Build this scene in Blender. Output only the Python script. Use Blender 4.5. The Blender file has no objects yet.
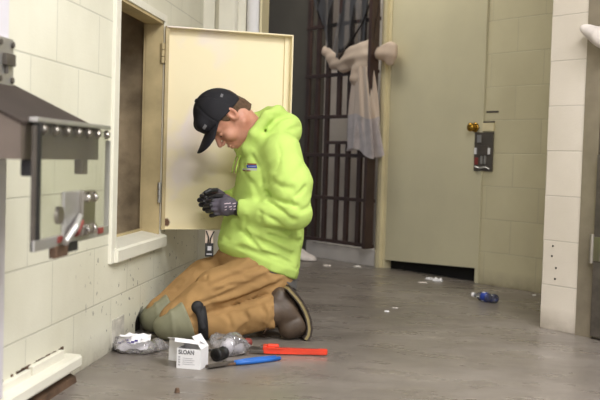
import bpy, bmesh, math, random
import numpy as np
from mathutils import Vector, Matrix, noise
from mathutils.bvhtree import BVHTree
SC = bpy.context.scene
COL = SC.collection
R = math.radians

# ------------------------------------------------------------------ materials
def srgb(c):
    return tuple(((v/255)/12.92 if v/255 <= .04045 else ((v/255+.055)/1.055)**2.4) for v in c)

class NT:
    def __init__(s, name):
        s.m = bpy.data.materials.new(name); s.m.use_nodes = True
        s.t = s.m.node_tree; s.t.nodes.clear()
        s.out = s.n('ShaderNodeOutputMaterial'); s.p = s.n('ShaderNodeBsdfPrincipled')
        s.l(s.p.outputs[0], s.out.inputs[0])
    def n(s, k, **kw):
        nd = s.t.nodes.new(k)
        for a, v in kw.items(): setattr(nd, a, v)
        return nd
    def l(s, a, b): s.t.links.new(a, b)
    def obj(s): return s.n('ShaderNodeTexCoord').outputs['Object']
    def noise(s, vec, scale, detail=4, rough=.55):
        n = s.n('ShaderNodeTexNoise'); n.inputs['Scale'].default_value = scale
        n.inputs['Detail'].default_value = detail; n.inputs['Roughness'].default_value = rough
        s.l(vec, n.inputs['Vector']); return n.outputs['Fac']
    def ramp(s, fac, stops):
        r = s.n('ShaderNodeValToRGB'); e = r.color_ramp.elements
        while len(e) < len(stops): e.new(.5)
        for el, (p, c) in zip(e, stops):
            el.position = p; el.color = (*c, 1) if len(c) == 3 else c
        s.l(fac, r.inputs[0]); return r.outputs[0]
    def mix(s, fac, a, b, kind='MIX'):
        m = s.n('ShaderNodeMix', data_type='RGBA', blend_type=kind)
        for v, i in ((fac, 0), (a, 6), (b, 7)):
            if isinstance(v, bpy.types.NodeSocket): s.l(v, m.inputs[i])
            elif i == 0: m.inputs[0].default_value = v
            else: m.inputs[i].default_value = (*v, 1)
        return m.outputs[2]
    def math(s, op, a, b=0.0):
        m = s.n('ShaderNodeMath', operation=op)
        for v, i in ((a, 0), (b, 1)):
            if isinstance(v, bpy.types.NodeSocket): s.l(v, m.inputs[i])
            else: m.inputs[i].default_value = v
        return m.outputs[0]
    def bump(s, h, strength, dist=.01):
        b = s.n('ShaderNodeBump'); b.inputs['Strength'].default_value = strength
        b.inputs['Distance'].default_value = dist; s.l(h, b.inputs['Height'])
        s.l(b.outputs[0], s.p.inputs['Normal']); return b
    def col(s, v):
        if isinstance(v, bpy.types.NodeSocket): s.l(v, s.p.inputs['Base Color'])
        else: s.p.inputs['Base Color'].default_value = (*v, 1)
    def set(s, **kw):
        for k, v in kw.items(): s.p.inputs[k.replace('_', ' ')].default_value = v

def mat(name, c, rough=.6, metal=0.0, var=.12, scale=8, bump=.0, bscale=200, spec=.5, c2=None):
    t = NT(name); c = srgb(c); v = t.obj()
    d = srgb(c2) if c2 else tuple(x*(1-var*2) for x in c)
    t.col(t.ramp(t.noise(v, scale, 5), [(.3, d), (.65, c)]))
    t.set(Roughness=rough, Metallic=metal, Specular_IOR_Level=spec)
    if bump: t.bump(t.noise(v, bscale, 3), bump, .004)
    return t.m

def block_mat(name, paint, offx=0.0, chips=0.0, axis='y', gloss=.45, mortar=.78):
    """painted concrete block wall: running bond of 0.4064 x 0.2032 m, rough paint, some chips"""
    t = NT(name); v = t.obj(); sep = t.n('ShaderNodeSeparateXYZ'); t.l(v, sep.inputs[0])
    cmb = t.n('ShaderNodeCombineXYZ')
    t.l(t.math('ADD', sep.outputs['Y' if axis == 'y' else 'X'], offx), cmb.inputs[0]); t.l(sep.outputs['Z'], cmb.inputs[1])
    b = t.n('ShaderNodeTexBrick'); b.offset = .5; b.squash = 1.0
    b.inputs['Scale'].default_value = 1.0; b.inputs['Mortar Size'].default_value = .0032
    b.inputs['Mortar Smooth'].default_value = .35
    b.inputs['Brick Width'].default_value = .4064; b.inputs['Row Height'].default_value = .2032
    p = srgb(paint)
    b.inputs['Color1'].default_value = (*p, 1); b.inputs['Color2'].default_value = (*[x*.96 for x in p], 1)
    b.inputs['Mortar'].default_value = (*[x*mortar for x in p], 1)
    t.l(cmb.outputs[0], b.inputs['Vector'])
    big = t.ramp(t.noise(v, 2.3, 5), [(.3, (.86, .85, .82)), (.7, (1, 1, 1))])
    c = t.mix(1.0, b.outputs['Color'], big, 'MULTIPLY')
    # grime low on the wall
    low = t.math('MULTIPLY', t.math('SUBTRACT', .10, sep.outputs['Z']), 9.0)
    low = t.math('MULTIPLY', low, t.noise(v, 14, 6))
    cl = t.n('ShaderNodeClamp'); t.l(low, cl.inputs[0])
    c = t.mix(cl.outputs[0], c, srgb((92, 74, 58)))
    if chips:
        n = t.noise(v, 26, 3, .6)
        m = t.n('ShaderNodeMapRange'); m.inputs['From Min'].default_value = .645; m.inputs['From Max'].default_value = .67
        t.l(n, m.inputs['Value'])
        reg = t.n('ShaderNodeMapRange'); reg.inputs['From Min'].default_value = .50; reg.inputs['From Max'].default_value = .36
        t.l(sep.outputs['Z'], reg.inputs['Value'])
        reg2 = t.n('ShaderNodeMapRange'); reg2.inputs['From Min'].default_value = 3.0; reg2.inputs['From Max'].default_value = 3.5
        t.l(sep.outputs['Y'], reg2.inputs['Value'])
        f = t.math('MULTIPLY', t.math('MULTIPLY', m.outputs[0], reg.outputs[0]), reg2.outputs[0])
        c = t.mix(t.math('MULTIPLY', f, chips), c, srgb((70, 62, 58)))
    t.col(c)
    h = t.math('ADD', t.math('MULTIPLY', b.outputs['Fac'], -1.0), t.math('MULTIPLY', t.noise(v, 120, 4), .25))
    t.bump(h, .45, .005); t.set(Roughness=gloss)
    return t.m

def film(name, tint, white=.15, gloss=.25, rough=.12, body=(238, 234, 236)):
    """thin clear plastic: mostly see-through, a sheen at its folds and a little milkiness"""
    t = NT(name); t.t.nodes.remove(t.p)
    tr = t.n('ShaderNodeBsdfTransparent'); tr.inputs[0].default_value = (*srgb(tint), 1)
    gl = t.n('ShaderNodeBsdfGlossy'); gl.inputs['Roughness'].default_value = rough
    df = t.n('ShaderNodeBsdfDiffuse'); df.inputs[0].default_value = (*srgb(body), 1)
    tl = t.n('ShaderNodeBsdfTranslucent'); tl.inputs[0].default_value = (*srgb(body), 1)
    md = t.n('ShaderNodeMixShader'); md.inputs[0].default_value = .4
    t.l(df.outputs[0], md.inputs[1]); t.l(tl.outputs[0], md.inputs[2])
    m1 = t.n('ShaderNodeMixShader'); t.l(tr.outputs[0], m1.inputs[1]); t.l(md.outputs[0], m1.inputs[2])
    nz = t.noise(t.obj(), 16, 3)
    t.l(t.math('MULTIPLY', t.math('ADD', nz, .5), white), m1.inputs[0])
    lw = t.n('ShaderNodeLayerWeight'); lw.inputs[0].default_value = .35
    m2 = t.n('ShaderNodeMixShader'); t.l(m1.outputs[0], m2.inputs[1]); t.l(gl.outputs[0], m2.inputs[2])
    t.l(t.math('MULTIPLY', lw.outputs['Fresnel'], gloss*2.2), m2.inputs[0])
    t.l(m2.outputs[0], t.out.inputs[0])
    return t.m

M = {}
M['wall'] = block_mat('cream painted block', (231, 228, 210), offx=-2.8889+.4064*10, chips=.85)
M['wall_far'] = block_mat('cream painted block far', (212, 204, 172), offx=3.9227, axis='x', mortar=.84)
M['pier'] = block_mat('cream painted block pier', (222, 212, 200), offx=2.8905, axis='x', mortar=.82)
M['pale'] = mat('pale room paint', (232, 232, 230), .7, var=.02, scale=3)
M['cream'] = mat('cream paint', (233, 229, 214), .42, var=.05, scale=5, bump=.08, bscale=60)
M['cream_warm'] = mat('yellow cream paint', (226, 214, 176), .4, var=.07, scale=4, bump=.05, bscale=40)
M['door_paint'] = mat('door paint', (206, 199, 169), .38, var=.04, scale=3)
M['tan_paint'] = mat('tan paint', (196, 176, 132), .5, var=.14, scale=7)
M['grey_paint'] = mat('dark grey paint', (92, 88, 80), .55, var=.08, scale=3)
M['cell_grey'] = mat('cell grey paint', (214, 208, 202), .6, var=.1, scale=3)
M['raw'] = mat('raw brown concrete', (190, 170, 140), .9, var=.25, scale=9, bump=.6, bscale=30)
M['hole'] = mat('broken dark block', (46, 38, 32), .95, var=.35, scale=40, bump=.8, bscale=60)
M['rust'] = mat('rusty steel', (104, 78, 58), .75, var=.3, scale=18, bump=.3, bscale=60)
M['bar'] = mat('dark red brown painted bar', (64, 46, 41), .38, var=.2, scale=9)
M['steel'] = mat('brushed steel', (172, 166, 158), .34, 1.0, var=.1, scale=5)
M['steel_dark'] = mat('dull brown steel', (120, 108, 98), .45, .45, var=.12, scale=4)
M['steel_light'] = mat('pale steel', (196, 194, 190), .38, .8, var=.08, scale=6)
M['chrome'] = mat('chrome', (214, 210, 205), .15, 1.0, var=.04)
M['iron'] = mat('dark iron', (92, 85, 78), .45, .25, var=.2, scale=20)
M['brass'] = mat('brass', (186, 146, 62), .25, 1.0, var=.1)
M['black'] = mat('black rubber', (24, 23, 24), .55, var=.1)
M['void'] = mat('painted interior darkness', (18, 15, 13), .9, var=.1)  # near black that paints the darkness inside gaps and holes
M['white'] = mat('white card', (236, 234, 236), .6, var=.03)
M['ink'] = mat('black print', (40, 38, 40), .6, var=.0)
M['ink_grey'] = mat('pale grey print', (178, 176, 180), .6, var=.0)
M['purple'] = mat('purple print', (92, 78, 150), .6, var=.2, scale=60)
M['red'] = mat('red enamel', (222, 66, 40), .4, var=.08, scale=10)
M['red_dull'] = mat('red paint', (132, 56, 50), .5, var=.12, scale=20)
M['blue'] = mat('blue grip', (38, 104, 190), .4, var=.08, scale=14)
M['rag'] = mat('off white cloth', (222, 212, 206), .85, var=.12, scale=12, bump=.3, bscale=120)
M['skin'] = None
M['hoodie'] = mat('lime fleece', (190, 217, 114), .85, var=.05, scale=12, bump=.35, bscale=420, spec=.2)
M['hoodie_rib'] = mat('lime rib knit', (182, 209, 102), .88, var=.05, scale=12, bump=.5, bscale=500, spec=.2)
M['duck'] = mat('brown duck cloth', (168, 132, 86), .85, var=.12, scale=7, bump=.4, bscale=500, spec=.2)
M['tee'] = mat('grey cotton', (104, 102, 100), .9, var=.08, scale=10, spec=.2)
M['pad'] = mat('sage green foam pad', (134, 132, 106), .7, var=.07, scale=9, bump=.12, bscale=160)
M['strap'] = mat('black strap', (26, 25, 27), .7, var=.1)
M['leather'] = mat('dark brown leather', (84, 68, 54), .5, var=.18, scale=14, bump=.25, bscale=90)
M['midsole'] = mat('tan midsole', (150, 134, 92), .6, var=.1, scale=20)
M['outsole'] = mat('dark rubber sole', (56, 46, 38), .7, var=.1)
M['cap'] = mat('black cap cloth', (32, 31, 36), .75, var=.1, scale=20, bump=.2, bscale=400, spec=.3)
M['cap_logo'] = mat('grey embroidery', (112, 110, 114), .7, var=.1)
M['glove'] = mat('dark grey knit glove', (88, 82, 92), .75, var=.12, scale=30, bump=.4, bscale=380, spec=.3)
M['glove_palm'] = mat('black nitrile', (34, 32, 36), .45, var=.1, scale=30)
M['glove_print'] = mat('pale glove print', (206, 184, 192), .6, var=.1)
M['hair'] = mat('short brown hair', (104, 80, 60), .65, var=.25, scale=90, bump=.6, bscale=300, spec=.3)
M['eye'] = mat('eye white', (214, 204, 198), .3, var=.03)
M['film'] = film('clear plastic film', (248, 246, 250), .26, .9, .06)
M['film_dark'] = film('thin clear sheeting', (138, 133, 130), .024, .10, .35)
M['film_milky'] = film('milky plastic sheeting', (240, 228, 222), 1.5, .12, .4, (222, 204, 188))
M['film_pale'] = film('pale plastic sheeting', (234, 228, 232), .9, .15, .3, (208, 198, 198))
M['pane'] = film('scratched clear panel', (238, 239, 232), .04, .05, .08)
M['water'] = film('bottle plastic', (236, 240, 246), .08, .6, .06)
M['label_blue'] = mat('blue bottle label', (40, 70, 170), .4, var=.2, scale=30)
M['diffuser'] = None

t = NT('skin'); v = t.obj()
t.col(t.ramp(t.noise(v, 22, 4), [(.3, srgb((184, 124, 100))), (.7, srgb((204, 150, 126)))]))
t.set(Roughness=.5, Subsurface_Weight=.12, Subsurface_Scale=.01); t.p.inputs['Subsurface Radius'].default_value = (1, .35, .2)
M['skin'] = t.m

t = NT('hatch door paint'); v = t.obj()
wn = t.noise(v, 2.3, 4, .5)
worn = t.ramp(wn, [(.47, (0, 0, 0)), (.53, (1, 1, 1))])
sp = t.n('ShaderNodeSeparateXYZ'); t.l(v, sp.inputs[0])
mr = t.n('ShaderNodeMapRange'); mr.inputs['From Min'].default_value = .36; mr.inputs['From Max'].default_value = .10
t.l(sp.outputs['X'], mr.inputs['Value'])
f = t.math('MULTIPLY', worn, mr.outputs[0])
c = t.mix(f, srgb((240, 226, 188)), srgb((233, 220, 210)))
rs = t.ramp(t.noise(v, 9, 5, .6), [(.70, (0, 0, 0)), (.73, (1, 1, 1))])
lowz = t.n('ShaderNodeMapRange'); lowz.inputs['From Min'].default_value = .12; lowz.inputs['From Max'].default_value = .04
t.l(sp.outputs['Z'], lowz.inputs['Value'])
c = t.mix(t.math('MULTIPLY', rs, lowz.outputs[0]), c, srgb((96, 64, 44)))
vm = t.n('ShaderNodeVectorMath', operation='DISTANCE'); t.l(v, vm.inputs[0]); vm.inputs[1].default_value = (.022, .022, .030)
ds = t.math('ADD', vm.outputs['Value'], t.math('MULTIPLY', t.noise(v, 45, 4), .02))
c = t.mix(t.ramp(ds, [(.026, (1, 1, 1)), (.029, (0, 0, 0))]), c, srgb((98, 66, 46)))
t.col(c); t.set(Roughness=.36)
M['hatch_paint'] = t.m

t = NT('polished concrete'); v = t.obj()
a = t.ramp(t.noise(v, 1.6, 7, .62), [(.3, srgb((102, 95, 88))), (.5, srgb((120, 112, 105))), (.72, srgb((143, 135, 129)))])
mp = t.n('ShaderNodeMapping'); mp.inputs['Scale'].default_value = (1.6, 3.4, 1); mp.inputs['Rotation'].default_value = (0, 0, R(14)); t.l(v, mp.inputs[0])
st = t.ramp(t.noise(mp.outputs[0], 3.0, 7, .68), [(.34, (.90, .895, .89)), (.64, (1.02, 1.02, 1.02))])
c = t.mix(1.0, a, st, 'MULTIPLY')
sc = t.ramp(t.noise(mp.outputs[0], 13, 4, .75), [(.70, (0, 0, 0)), (.76, (1, 1, 1))])
c = t.mix(t.math('MULTIPLY', sc, .35), c, srgb((204, 196, 192)))
spots = t.ramp(t.noise(v, 34, 3, .6), [(.27, (1, 1, 1)), (.32, (0, 0, 0))])
c = t.mix(t.math('MULTIPLY', spots, .4), c, srgb((84, 74, 66)))
t.col(c)
t.l(t.ramp(t.noise(mp.outputs[0], 2.2, 6, .6), [(.3, (.20, .20, .20)), (.7, (.44, .44, .44))]), t.p.inputs['Roughness'])
t.bump(t.noise(v, 9, 5), .08, .01)
M['floor'] = t.m

t = NT('lamp diffuser'); t.col((.9, .9, .9)); t.p.inputs['Emission Color'].default_value = (1, .96, .9, 1); t.set(Emission_Strength=6.0)
M['diffuser'] = t.m

# ------------------------------------------------------------------ mesh helpers
def obj(name, bm, m, parent=None, smooth=False, loc=None, rotz=None):
    me = bpy.data.meshes.new(name)
    bmesh.ops.recalc_face_normals(bm, faces=bm.faces)
    bm.to_mesh(me); bm.free()
    if m: me.materials.append(m)
    if smooth:
        for p in me.polygons: p.use_smooth = True
    o = bpy.data.objects.new(name, me); COL.objects.link(o)
    if parent: o.parent = parent
    if loc is not None: o.location = loc
    if rotz is not None: o.rotation_euler = (0, 0, rotz)
    return o

def mesh_obj(name, vs, fs, m, parent=None, smooth=True):
    me = bpy.data.meshes.new(name); me.from_pydata([tuple(x) for x in vs], [], [tuple(x) for x in fs]); me.update()
    if m: me.materials.append(m)
    if smooth:
        for p in me.polygons: p.use_smooth = True
    o = bpy.data.objects.new(name, me); COL.objects.link(o)
    if parent: o.parent = parent
    return o

def empty(name, label, cat, loc=(0, 0, 0), rotz=0.0, group=None):
    o = bpy.data.objects.new(name, None); COL.objects.link(o); o.empty_display_size = .05
    o.location = loc; o.rotation_euler = (0, 0, rotz)
    return tag(o, label, cat, group)

def tag(o, label, cat, group=None, kind=None):
    o['label'] = label; o['category'] = cat
    if group: o['group'] = group
    if kind: o['kind'] = kind
    return o

def struct(o, label, cat):
    o['kind'] = 'structure'; o['label'] = label; o['category'] = cat; return o

def box(bm, x0, x1, y0, y1, z0, z1, bev=0.0, mtx=None):
    r = bmesh.ops.create_cube(bm, size=1.0); vs = r['verts']
    bmesh.ops.scale(bm, vec=(x1-x0, y1-y0, z1-z0), verts=vs)
    bmesh.ops.translate(bm, vec=((x0+x1)/2, (y0+y1)/2, (z0+z1)/2), verts=vs)
    if bev:
        es = list({e for v_ in vs for e in v_.link_edges})
        g = bmesh.ops.bevel(bm, geom=es, offset=bev, segments=2, affect='EDGES', profile=.6)
        vs = list({v_ for f_ in g['faces'] for v_ in f_.verts} | {v_ for v_ in vs if v_.is_valid})
    if mtx is not None: bmesh.ops.transform(bm, matrix=mtx, verts=vs)
    return vs

def prism(bm, poly, axis, a0, a1):
    """poly: 2D points; axis 'x','y','z' is the extrusion direction"""
    def P(p, a):
        return {'x': (a, p[0], p[1]), 'y': (p[0], a, p[1]), 'z': (p[0], p[1], a)}[axis]
    A = [bm.verts.new(P(p, a0)) for p in poly]; B = [bm.verts.new(P(p, a1)) for p in poly]
    bm.faces.new(A); bm.faces.new(B[::-1]); n = len(poly)
    for i in range(n): bm.faces.new((A[i], B[i], B[(i+1) % n], A[(i+1) % n]))
    return A+B

def cyl(bm, a, b, r, r2=None, n=16, caps=True):
    a = Vector(a); b = Vector(b); d = b-a
    q = d.to_track_quat('Z', 'Y').to_matrix().to_4x4(); q.translation = (a+b)/2
    return bmesh.ops.create_cone(bm, cap_ends=caps, segments=n, radius1=r, radius2=r if r2 is None else r2, depth=d.length, matrix=q)['verts']

def lathe(bm, prof, n=24, mtx=None):
    """prof: (radius, height) pairs about z"""
    rings = []
    for r_, h_ in prof:
        rings.append([bm.verts.new((r_*math.cos(2*math.pi*k/n), r_*math.sin(2*math.pi*k/n), h_)) for k in range(n)])
    for a, b in zip(rings, rings[1:]):
        for k in range(n): bm.faces.new((a[k], a[(k+1) % n], b[(k+1) % n], b[k]))
    vs = [v_ for r_ in rings for v_ in r_]
    if prof[0][0] > 1e-5: bm.faces.new(rings[0][::-1])
    if prof[-1][0] > 1e-5: bm.faces.new(rings[-1])
    if mtx is not None: bmesh.ops.transform(bm, matrix=mtx, verts=vs)
    return vs

def tube(bm, pts, r, n=8):
    pts = [Vector(p) for p in pts]; rings = []; up = Vector((.13, .27, .95))
    for i, p in enumerate(pts):
        d = (pts[min(i+1, len(pts)-1)]-pts[max(i-1, 0)]).normalized()
        x = d.cross(up).normalized(); y = d.cross(x).normalized(); rr = r[i] if isinstance(r, (list, tuple)) else r
        rings.append([bm.verts.new(p+x*rr*math.cos(2*math.pi*k/n)+y*rr*math.sin(2*math.pi*k/n)) for k in range(n)])
    for a, b in zip(rings, rings[1:]):
        for k in range(n): bm.faces.new((a[k], a[(k+1) % n], b[(k+1) % n], b[k]))
    bm.faces.new(rings[0][::-1]); bm.faces.new(rings[-1])

BM = bmesh.new
def quick(name, m, parent, *boxes, bev=.002, **kw):
    bm = BM()
    for b in boxes: box(bm, *b, bev=bev)
    return obj(name, bm, m, parent, **kw)

# ------------------------------------------------------------------ implicit surfaces
def nets(F, xs, ys, zs):
    """surface nets of the field F(P)->values on a rectilinear grid"""
    X, Y, Z = np.meshgrid(xs, ys, zs, indexing='ij'); sh = X.shape
    P = np.stack([X.ravel(), Y.ravel(), Z.ravel()], 1).astype(np.float32); del X, Y, Z
    v = np.empty(len(P), np.float32); st = 400000
    for i in range(0, len(P), st): v[i:i+st] = F(P[i:i+st])
    v = v.reshape(sh); G = P.reshape(*sh, 3); neg = v < 0
    acc = np.zeros((sh[0]-1, sh[1]-1, sh[2]-1, 3), np.float32); cnt = np.zeros(acc.shape[:3], np.float32)
    quads = []
    for ax in range(3):
        s0 = [slice(None)]*3; s1 = [slice(None)]*3; s0[ax] = slice(0, -1); s1[ax] = slice(1, None)
        a, b = v[tuple(s0)], v[tuple(s1)]; cr = neg[tuple(s0)] != neg[tuple(s1)]
        idx = np.argwhere(cr)
        if not len(idx): continue
        va, vb = a[cr], b[cr]; tt = (va/(va-vb))[:, None]
        pt = G[tuple(s0)][cr]*(1-tt)+G[tuple(s1)][cr]*tt
        o1, o2 = [(1, 2), (2, 0), (0, 1)][ax]; cells = []
        for d1, d2 in ((0, 0), (-1, 0), (-1, -1), (0, -1)):
            c = idx.copy(); c[:, o1] += d1; c[:, o2] += d2; cells.append(c)
            ok = np.all((c >= 0) & (c < np.array(acc.shape[:3])), 1); ci = c[ok]
            np.add.at(acc, (ci[:, 0], ci[:, 1], ci[:, 2]), pt[ok]); np.add.at(cnt, (ci[:, 0], ci[:, 1], ci[:, 2]), 1)
        ok = np.all([np.all((c >= 0) & (c < np.array(acc.shape[:3])), 1) for c in cells], 0)
        q = np.stack([np.ravel_multi_index(c[ok].T, acc.shape[:3]) for c in cells], 1)
        flip = ~(va < 0)[ok]; q[flip] = q[flip][:, ::-1]; quads.append(q)
    used = cnt.ravel() > 0; ids = -np.ones(cnt.size, np.int64); ids[used] = np.arange(used.sum())
    V = acc.reshape(-1, 3)[used]/cnt.ravel()[used][:, None]
    return V, ids[np.concatenate(quads)]

def sdf_obj(name, F, lo, hi, h, m, parent=None, axes=None):
    ax = axes or [np.arange(lo[i], hi[i]+h, h) for i in range(3)]
    V, Q = nets(F, *ax); o = mesh_obj(name, V, Q, m, parent); return o

A_ = lambda *p: np.array(p, np.float32)
def rc(P, a, b, r1, r2, sc=None):
    a, b = A_(*a), A_(*b)
    if sc is not None: s = A_(*sc); P = P*s; a = a*s; b = b*s
    d = b-a; L2 = float(d@d)+1e-9; q = P-a; t_ = np.clip(q@d/L2, 0, 1)
    return np.linalg.norm(q-t_[:, None]*d, axis=1)-(r1+(r2-r1)*t_)
def ell(P, c, r):
    q = P-A_(*c); r = A_(*r); k0 = np.linalg.norm(q/r, axis=1); k1 = np.linalg.norm(q/(r*r), axis=1)+1e-6
    return k0*(k0-1)/k1
def smin(k, *f):
    o = f[0]
    for g in f[1:]:
        h_ = np.clip(.5+.5*(g-o)/k, 0, 1); o = g*(1-h_)+o*h_-k*h_*(1-h_)
    return o
def smax(k, a, b): return -smin(k, -a, -b)
def plane(P, p, n):
    n = A_(*n); n = n/np.linalg.norm(n); return (P-A_(*p))@n
def poly(P, pts):
    d = None
    for a, b in zip(pts, pts[1:]):
        e = rc(P, a, b, 0, 0); d = e if d is None else np.minimum(d, e)
    return d
def lumps(P, f, seed=0, n=7):
    rg = np.random.default_rng(seed); o = np.zeros(len(P), np.float32)
    for _ in range(n):
        k = rg.normal(size=3); k = (k/np.linalg.norm(k)*f*rg.uniform(.6, 1.5)).astype(np.float32)
        o += np.sin(P@k+rg.uniform(0, 6.28))
    return o/n
def ridge(P, f, seed): return np.clip(1-np.abs(lumps(P+.02*lumps(P, f*.7, seed+50)[:, None], f, seed, 6))*3.2, 0, 1)**1.5
def drop(F, pts, side=1):
    """lay (forward, up) points onto the surface of F, coming from the man's left side"""
    p = np.array([(s, side*.5, z) for s, z in pts], np.float32)
    for _ in range(80): p[:, 1] -= side*np.clip(F(p), -.05, .05)*.7
    return [tuple(x) for x in p]

# ------------------------------------------------------------------ frames of reference
O = Vector((1.0765, 0, 0))
BROT = R(-47.0786)          # the far wall runs oblique to the left wall; local x right along it, y away, z up
def back_empty(name, label, cat, r, n, z=0, group=None):
    p = O + Matrix.Rotation(BROT, 3, 'Z') @ Vector((r, n, 0)); return empty(name, label, cat, (p.x, p.y, z), BROT, group)
def back_obj(name, bm, m, **kw): return obj(name, bm, m, loc=O, rotz=BROT, **kw)
NB = 4.517                  # distance of the far wall
NP = 3.556                  # distance of the right pier's face

# ------------------------------------------------------------------ the setting
bm = BM(); box(bm, -3.2, 5.2, -3.2, 9.5, -.1, 0); struct(obj('floor', bm, M['floor']), 'grey brown polished concrete floor with scratches and scuffs', 'floor')
bm = BM(); box(bm, -3.2, 5.2, -3.2, 9.5, 2.9, 3.0); struct(obj('ceiling', bm, M['pale']), 'pale ceiling over the corridor', 'ceiling')

# left wall: painted block with a framed hatch opening (y 3.51..4.19, z .385..1.33)
HY0, HY1, HZ0, HZ1 = 3.515, 4.19, .385, 1.325
T = -.088
bm = BM(); box(bm, T, 0, -3.2, 4.99, 0, 2.9)
wl = obj('wall_left', bm, M['wall'])
struct(wl, 'cream painted block wall on the left with a framed hatch opening', 'wall')
# broken hole at the foot of the wall
rnd = random.Random(4)
pl = [(3.84, -.01), (3.835, .055), (3.855, .075), (3.885, .088), (3.912, .105), (3.95, .11), (3.972, .07), (3.99, .04), (3.995, -.01)]
bm = BM(); prism(bm, pl, 'x', -.12, .05); box(bm, T-.1, .1, HY0, HY1, HZ0, HZ1); cut = obj('hole_cutter', bm, None)
md = wl.modifiers.new('hole', 'BOOLEAN'); md.object = cut; md.operation = 'DIFFERENCE'; md.solver = 'EXACT'
bpy.context.view_layer.update()
me = bpy.data.meshes.new_from_object(wl.evaluated_get(bpy.context.evaluated_depsgraph_get()))
wl.modifiers.clear(); wl.data = me
bpy.data.objects.remove(cut)
bm = BM(); prism(bm, [(y, z) for y, z in pl], 'x', -.12, -.03)
for v_ in bm.verts:
    if v_.co.x > -.05: v_.co.x += rnd.uniform(-.02, .015)
struct(obj('trim_7', bm, M['hole']), 'dark broken hole at the foot of the left wall by the knee', 'broken hole')

# cavity behind the hatch
bm = BM()
box(bm, -.75, -.70, HY0-.15, HY1+.9, HZ0-.15, HZ1+.15); box(bm, -.70, T, HY0-.15, HY0-.12, HZ0-.15, HZ1+.15)
box(bm, -.70, T, HY1+.1, HY1+.13, HZ0-.15, HZ1+.15); box(bm, -.70, T, HY0-.15, HY1+.13, HZ0-.15, HZ0-.1); box(bm, -.70, T, HY0-.15, HY1+.13, HZ1+.1, HZ1+.15)
struct(obj('wall_cavity', bm, M['raw']), 'raw brown concrete chase behind the open hatch', 'wall cavity')

# hatch frame: cream outer trim, tan reveal, inner lip and sill
w_ = .06
bm = BM()
box(bm, -.005, .012, HY0-w_, HY0, HZ0-.05, HZ1+w_, bev=.002); box(bm, -.005, .006, HY0, HY1+.035, HZ1, HZ1+.03, bev=.002)
box(bm, -.005, .006, HY1, HY1+.035, HZ0, HZ1, bev=.002)
struct(obj('trim_1', bm, M['cream']), 'cream steel trim around the hatch opening', 'hatch trim')
bm = BM(); D_ = -.075
box(bm, D_, 0, HY0-.004, HY0+.012, HZ0, HZ1); box(bm, D_, 0, HY1-.012, HY1+.003, HZ0, HZ1); box(bm, D_, 0, HY0, HY1, HZ1-.012, HZ1+.004)
L_ = .008
box(bm, D_-.012, D_, HY0, HY0+L_, HZ0, HZ1); box(bm, D_-.012, D_, HY1-L_, HY1, HZ0, HZ1); box(bm, D_-.012, D_, HY0, HY1, HZ1-L_, HZ1); box(bm, D_-.012, D_, HY0, HY1, HZ0, HZ0+.03)
struct(obj('trim_2', bm, M['tan_paint']), 'tan painted inner frame of the hatch opening', 'hatch frame')
bm = BM(); prism(bm, [(D_, HZ0-.02), (D_, HZ0+.02), (.018, HZ0+.004), (.026, HZ0-.004), (.026, HZ0-.046), (.0, HZ0-.05)], 'y', HY0-.02, HY1+.035)
struct(obj('trim_3', bm, M['cream']), 'cream sloping sill under the hatch opening', 'sill')

# stub wall and door frame past the end of the left wall
bm = BM(); box(bm, -.2, .0, 5.0, 5.3, 0, 2.9); box(bm, 0, .055, 5.02, 5.3, 0, 2.9); struct(obj('wall_end', bm, M['cream']), 'end of the left wall turning into a door frame', 'wall')
bm = BM(); prism(bm, [(.055, 5.03), (.085, 4.985), (.165, 4.985), (.175, 5.0), (.175, 5.06), (.215, 5.06), (.215, 5.3), (.055, 5.3)], 'z', 0, 2.9)
struct(obj('door_frame', bm, M['cream']), 'cream steel door frame behind the open hatch door', 'door frame')
bm = BM(); cyl(bm, (.252, 5.06, 0), (.252, 5.06, 2.88), .033, n=20)
struct(obj('trim_4', bm, M['white']), 'white painted pipe standing beside the cream door frame', 'pipe')
bm = BM(); box(bm, .215, .29, 5.1, 5.3, 0, 2.9); box(bm, .288, .300, 5.05, 5.3, 0, 2.9)
struct(obj('trim_5', bm, M['cream_warm']), 'tan edge strip beside the white pipe', 'trim')

# oblique far wall: grey return, gate opening, door post, block wall
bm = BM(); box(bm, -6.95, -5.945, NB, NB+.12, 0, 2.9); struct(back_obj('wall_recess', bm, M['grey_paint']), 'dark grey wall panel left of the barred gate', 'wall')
bm = BM(); box(bm, -5.945, -5.13, NB-.02, NB+.12, 2.24, 2.9); struct(back_obj('wall_added_over_gate', bm, M['wall_far']), 'block wall above the barred gate', 'wall')  # unseen header, added to keep lamp light off the upper cell wall
bm = BM(); box(bm, -6.1, -4.98, NB+.62, NB+.7, -.05, 2.9); box(bm, -6.1, -6.02, NB+.12, NB+.62, 0, 2.9); box(bm, -5.06, -4.98, NB+.12, NB+.62, 0, 2.9)
struct(back_obj('wall_cell', bm, M['cell_grey']), 'grey cell wall seen through the barred gate', 'wall')
bm = BM(); box(bm, -5.945, -5.13, NB-.012, NB+.1, 0, .118, bev=.004); struct(back_obj('baseboard_gate', bm, M['cell_grey']), 'pale grey sill panel under the barred gate', 'sill')
bm = BM(); prism(bm, [(-5.13, NB+.12), (-5.13, NB-.02), (-5.105, NB-.03), (-5.075, NB-.03), (-5.075, NB-.005), (-5.048, NB-.005), (-5.048, NB+.12)], 'z', 0, 2.9)
struct(back_obj('trim_6', bm, M['cream_warm']), 'cream door post between the gate and the far door', 'door post')
bm = BM(); box(bm, -4.165, -2.75, NB, NB+.2, 0, 2.9); struct(back_obj('wall_back', bm, M['wall_far']), 'cream block wall right of the far door', 'wall')
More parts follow.
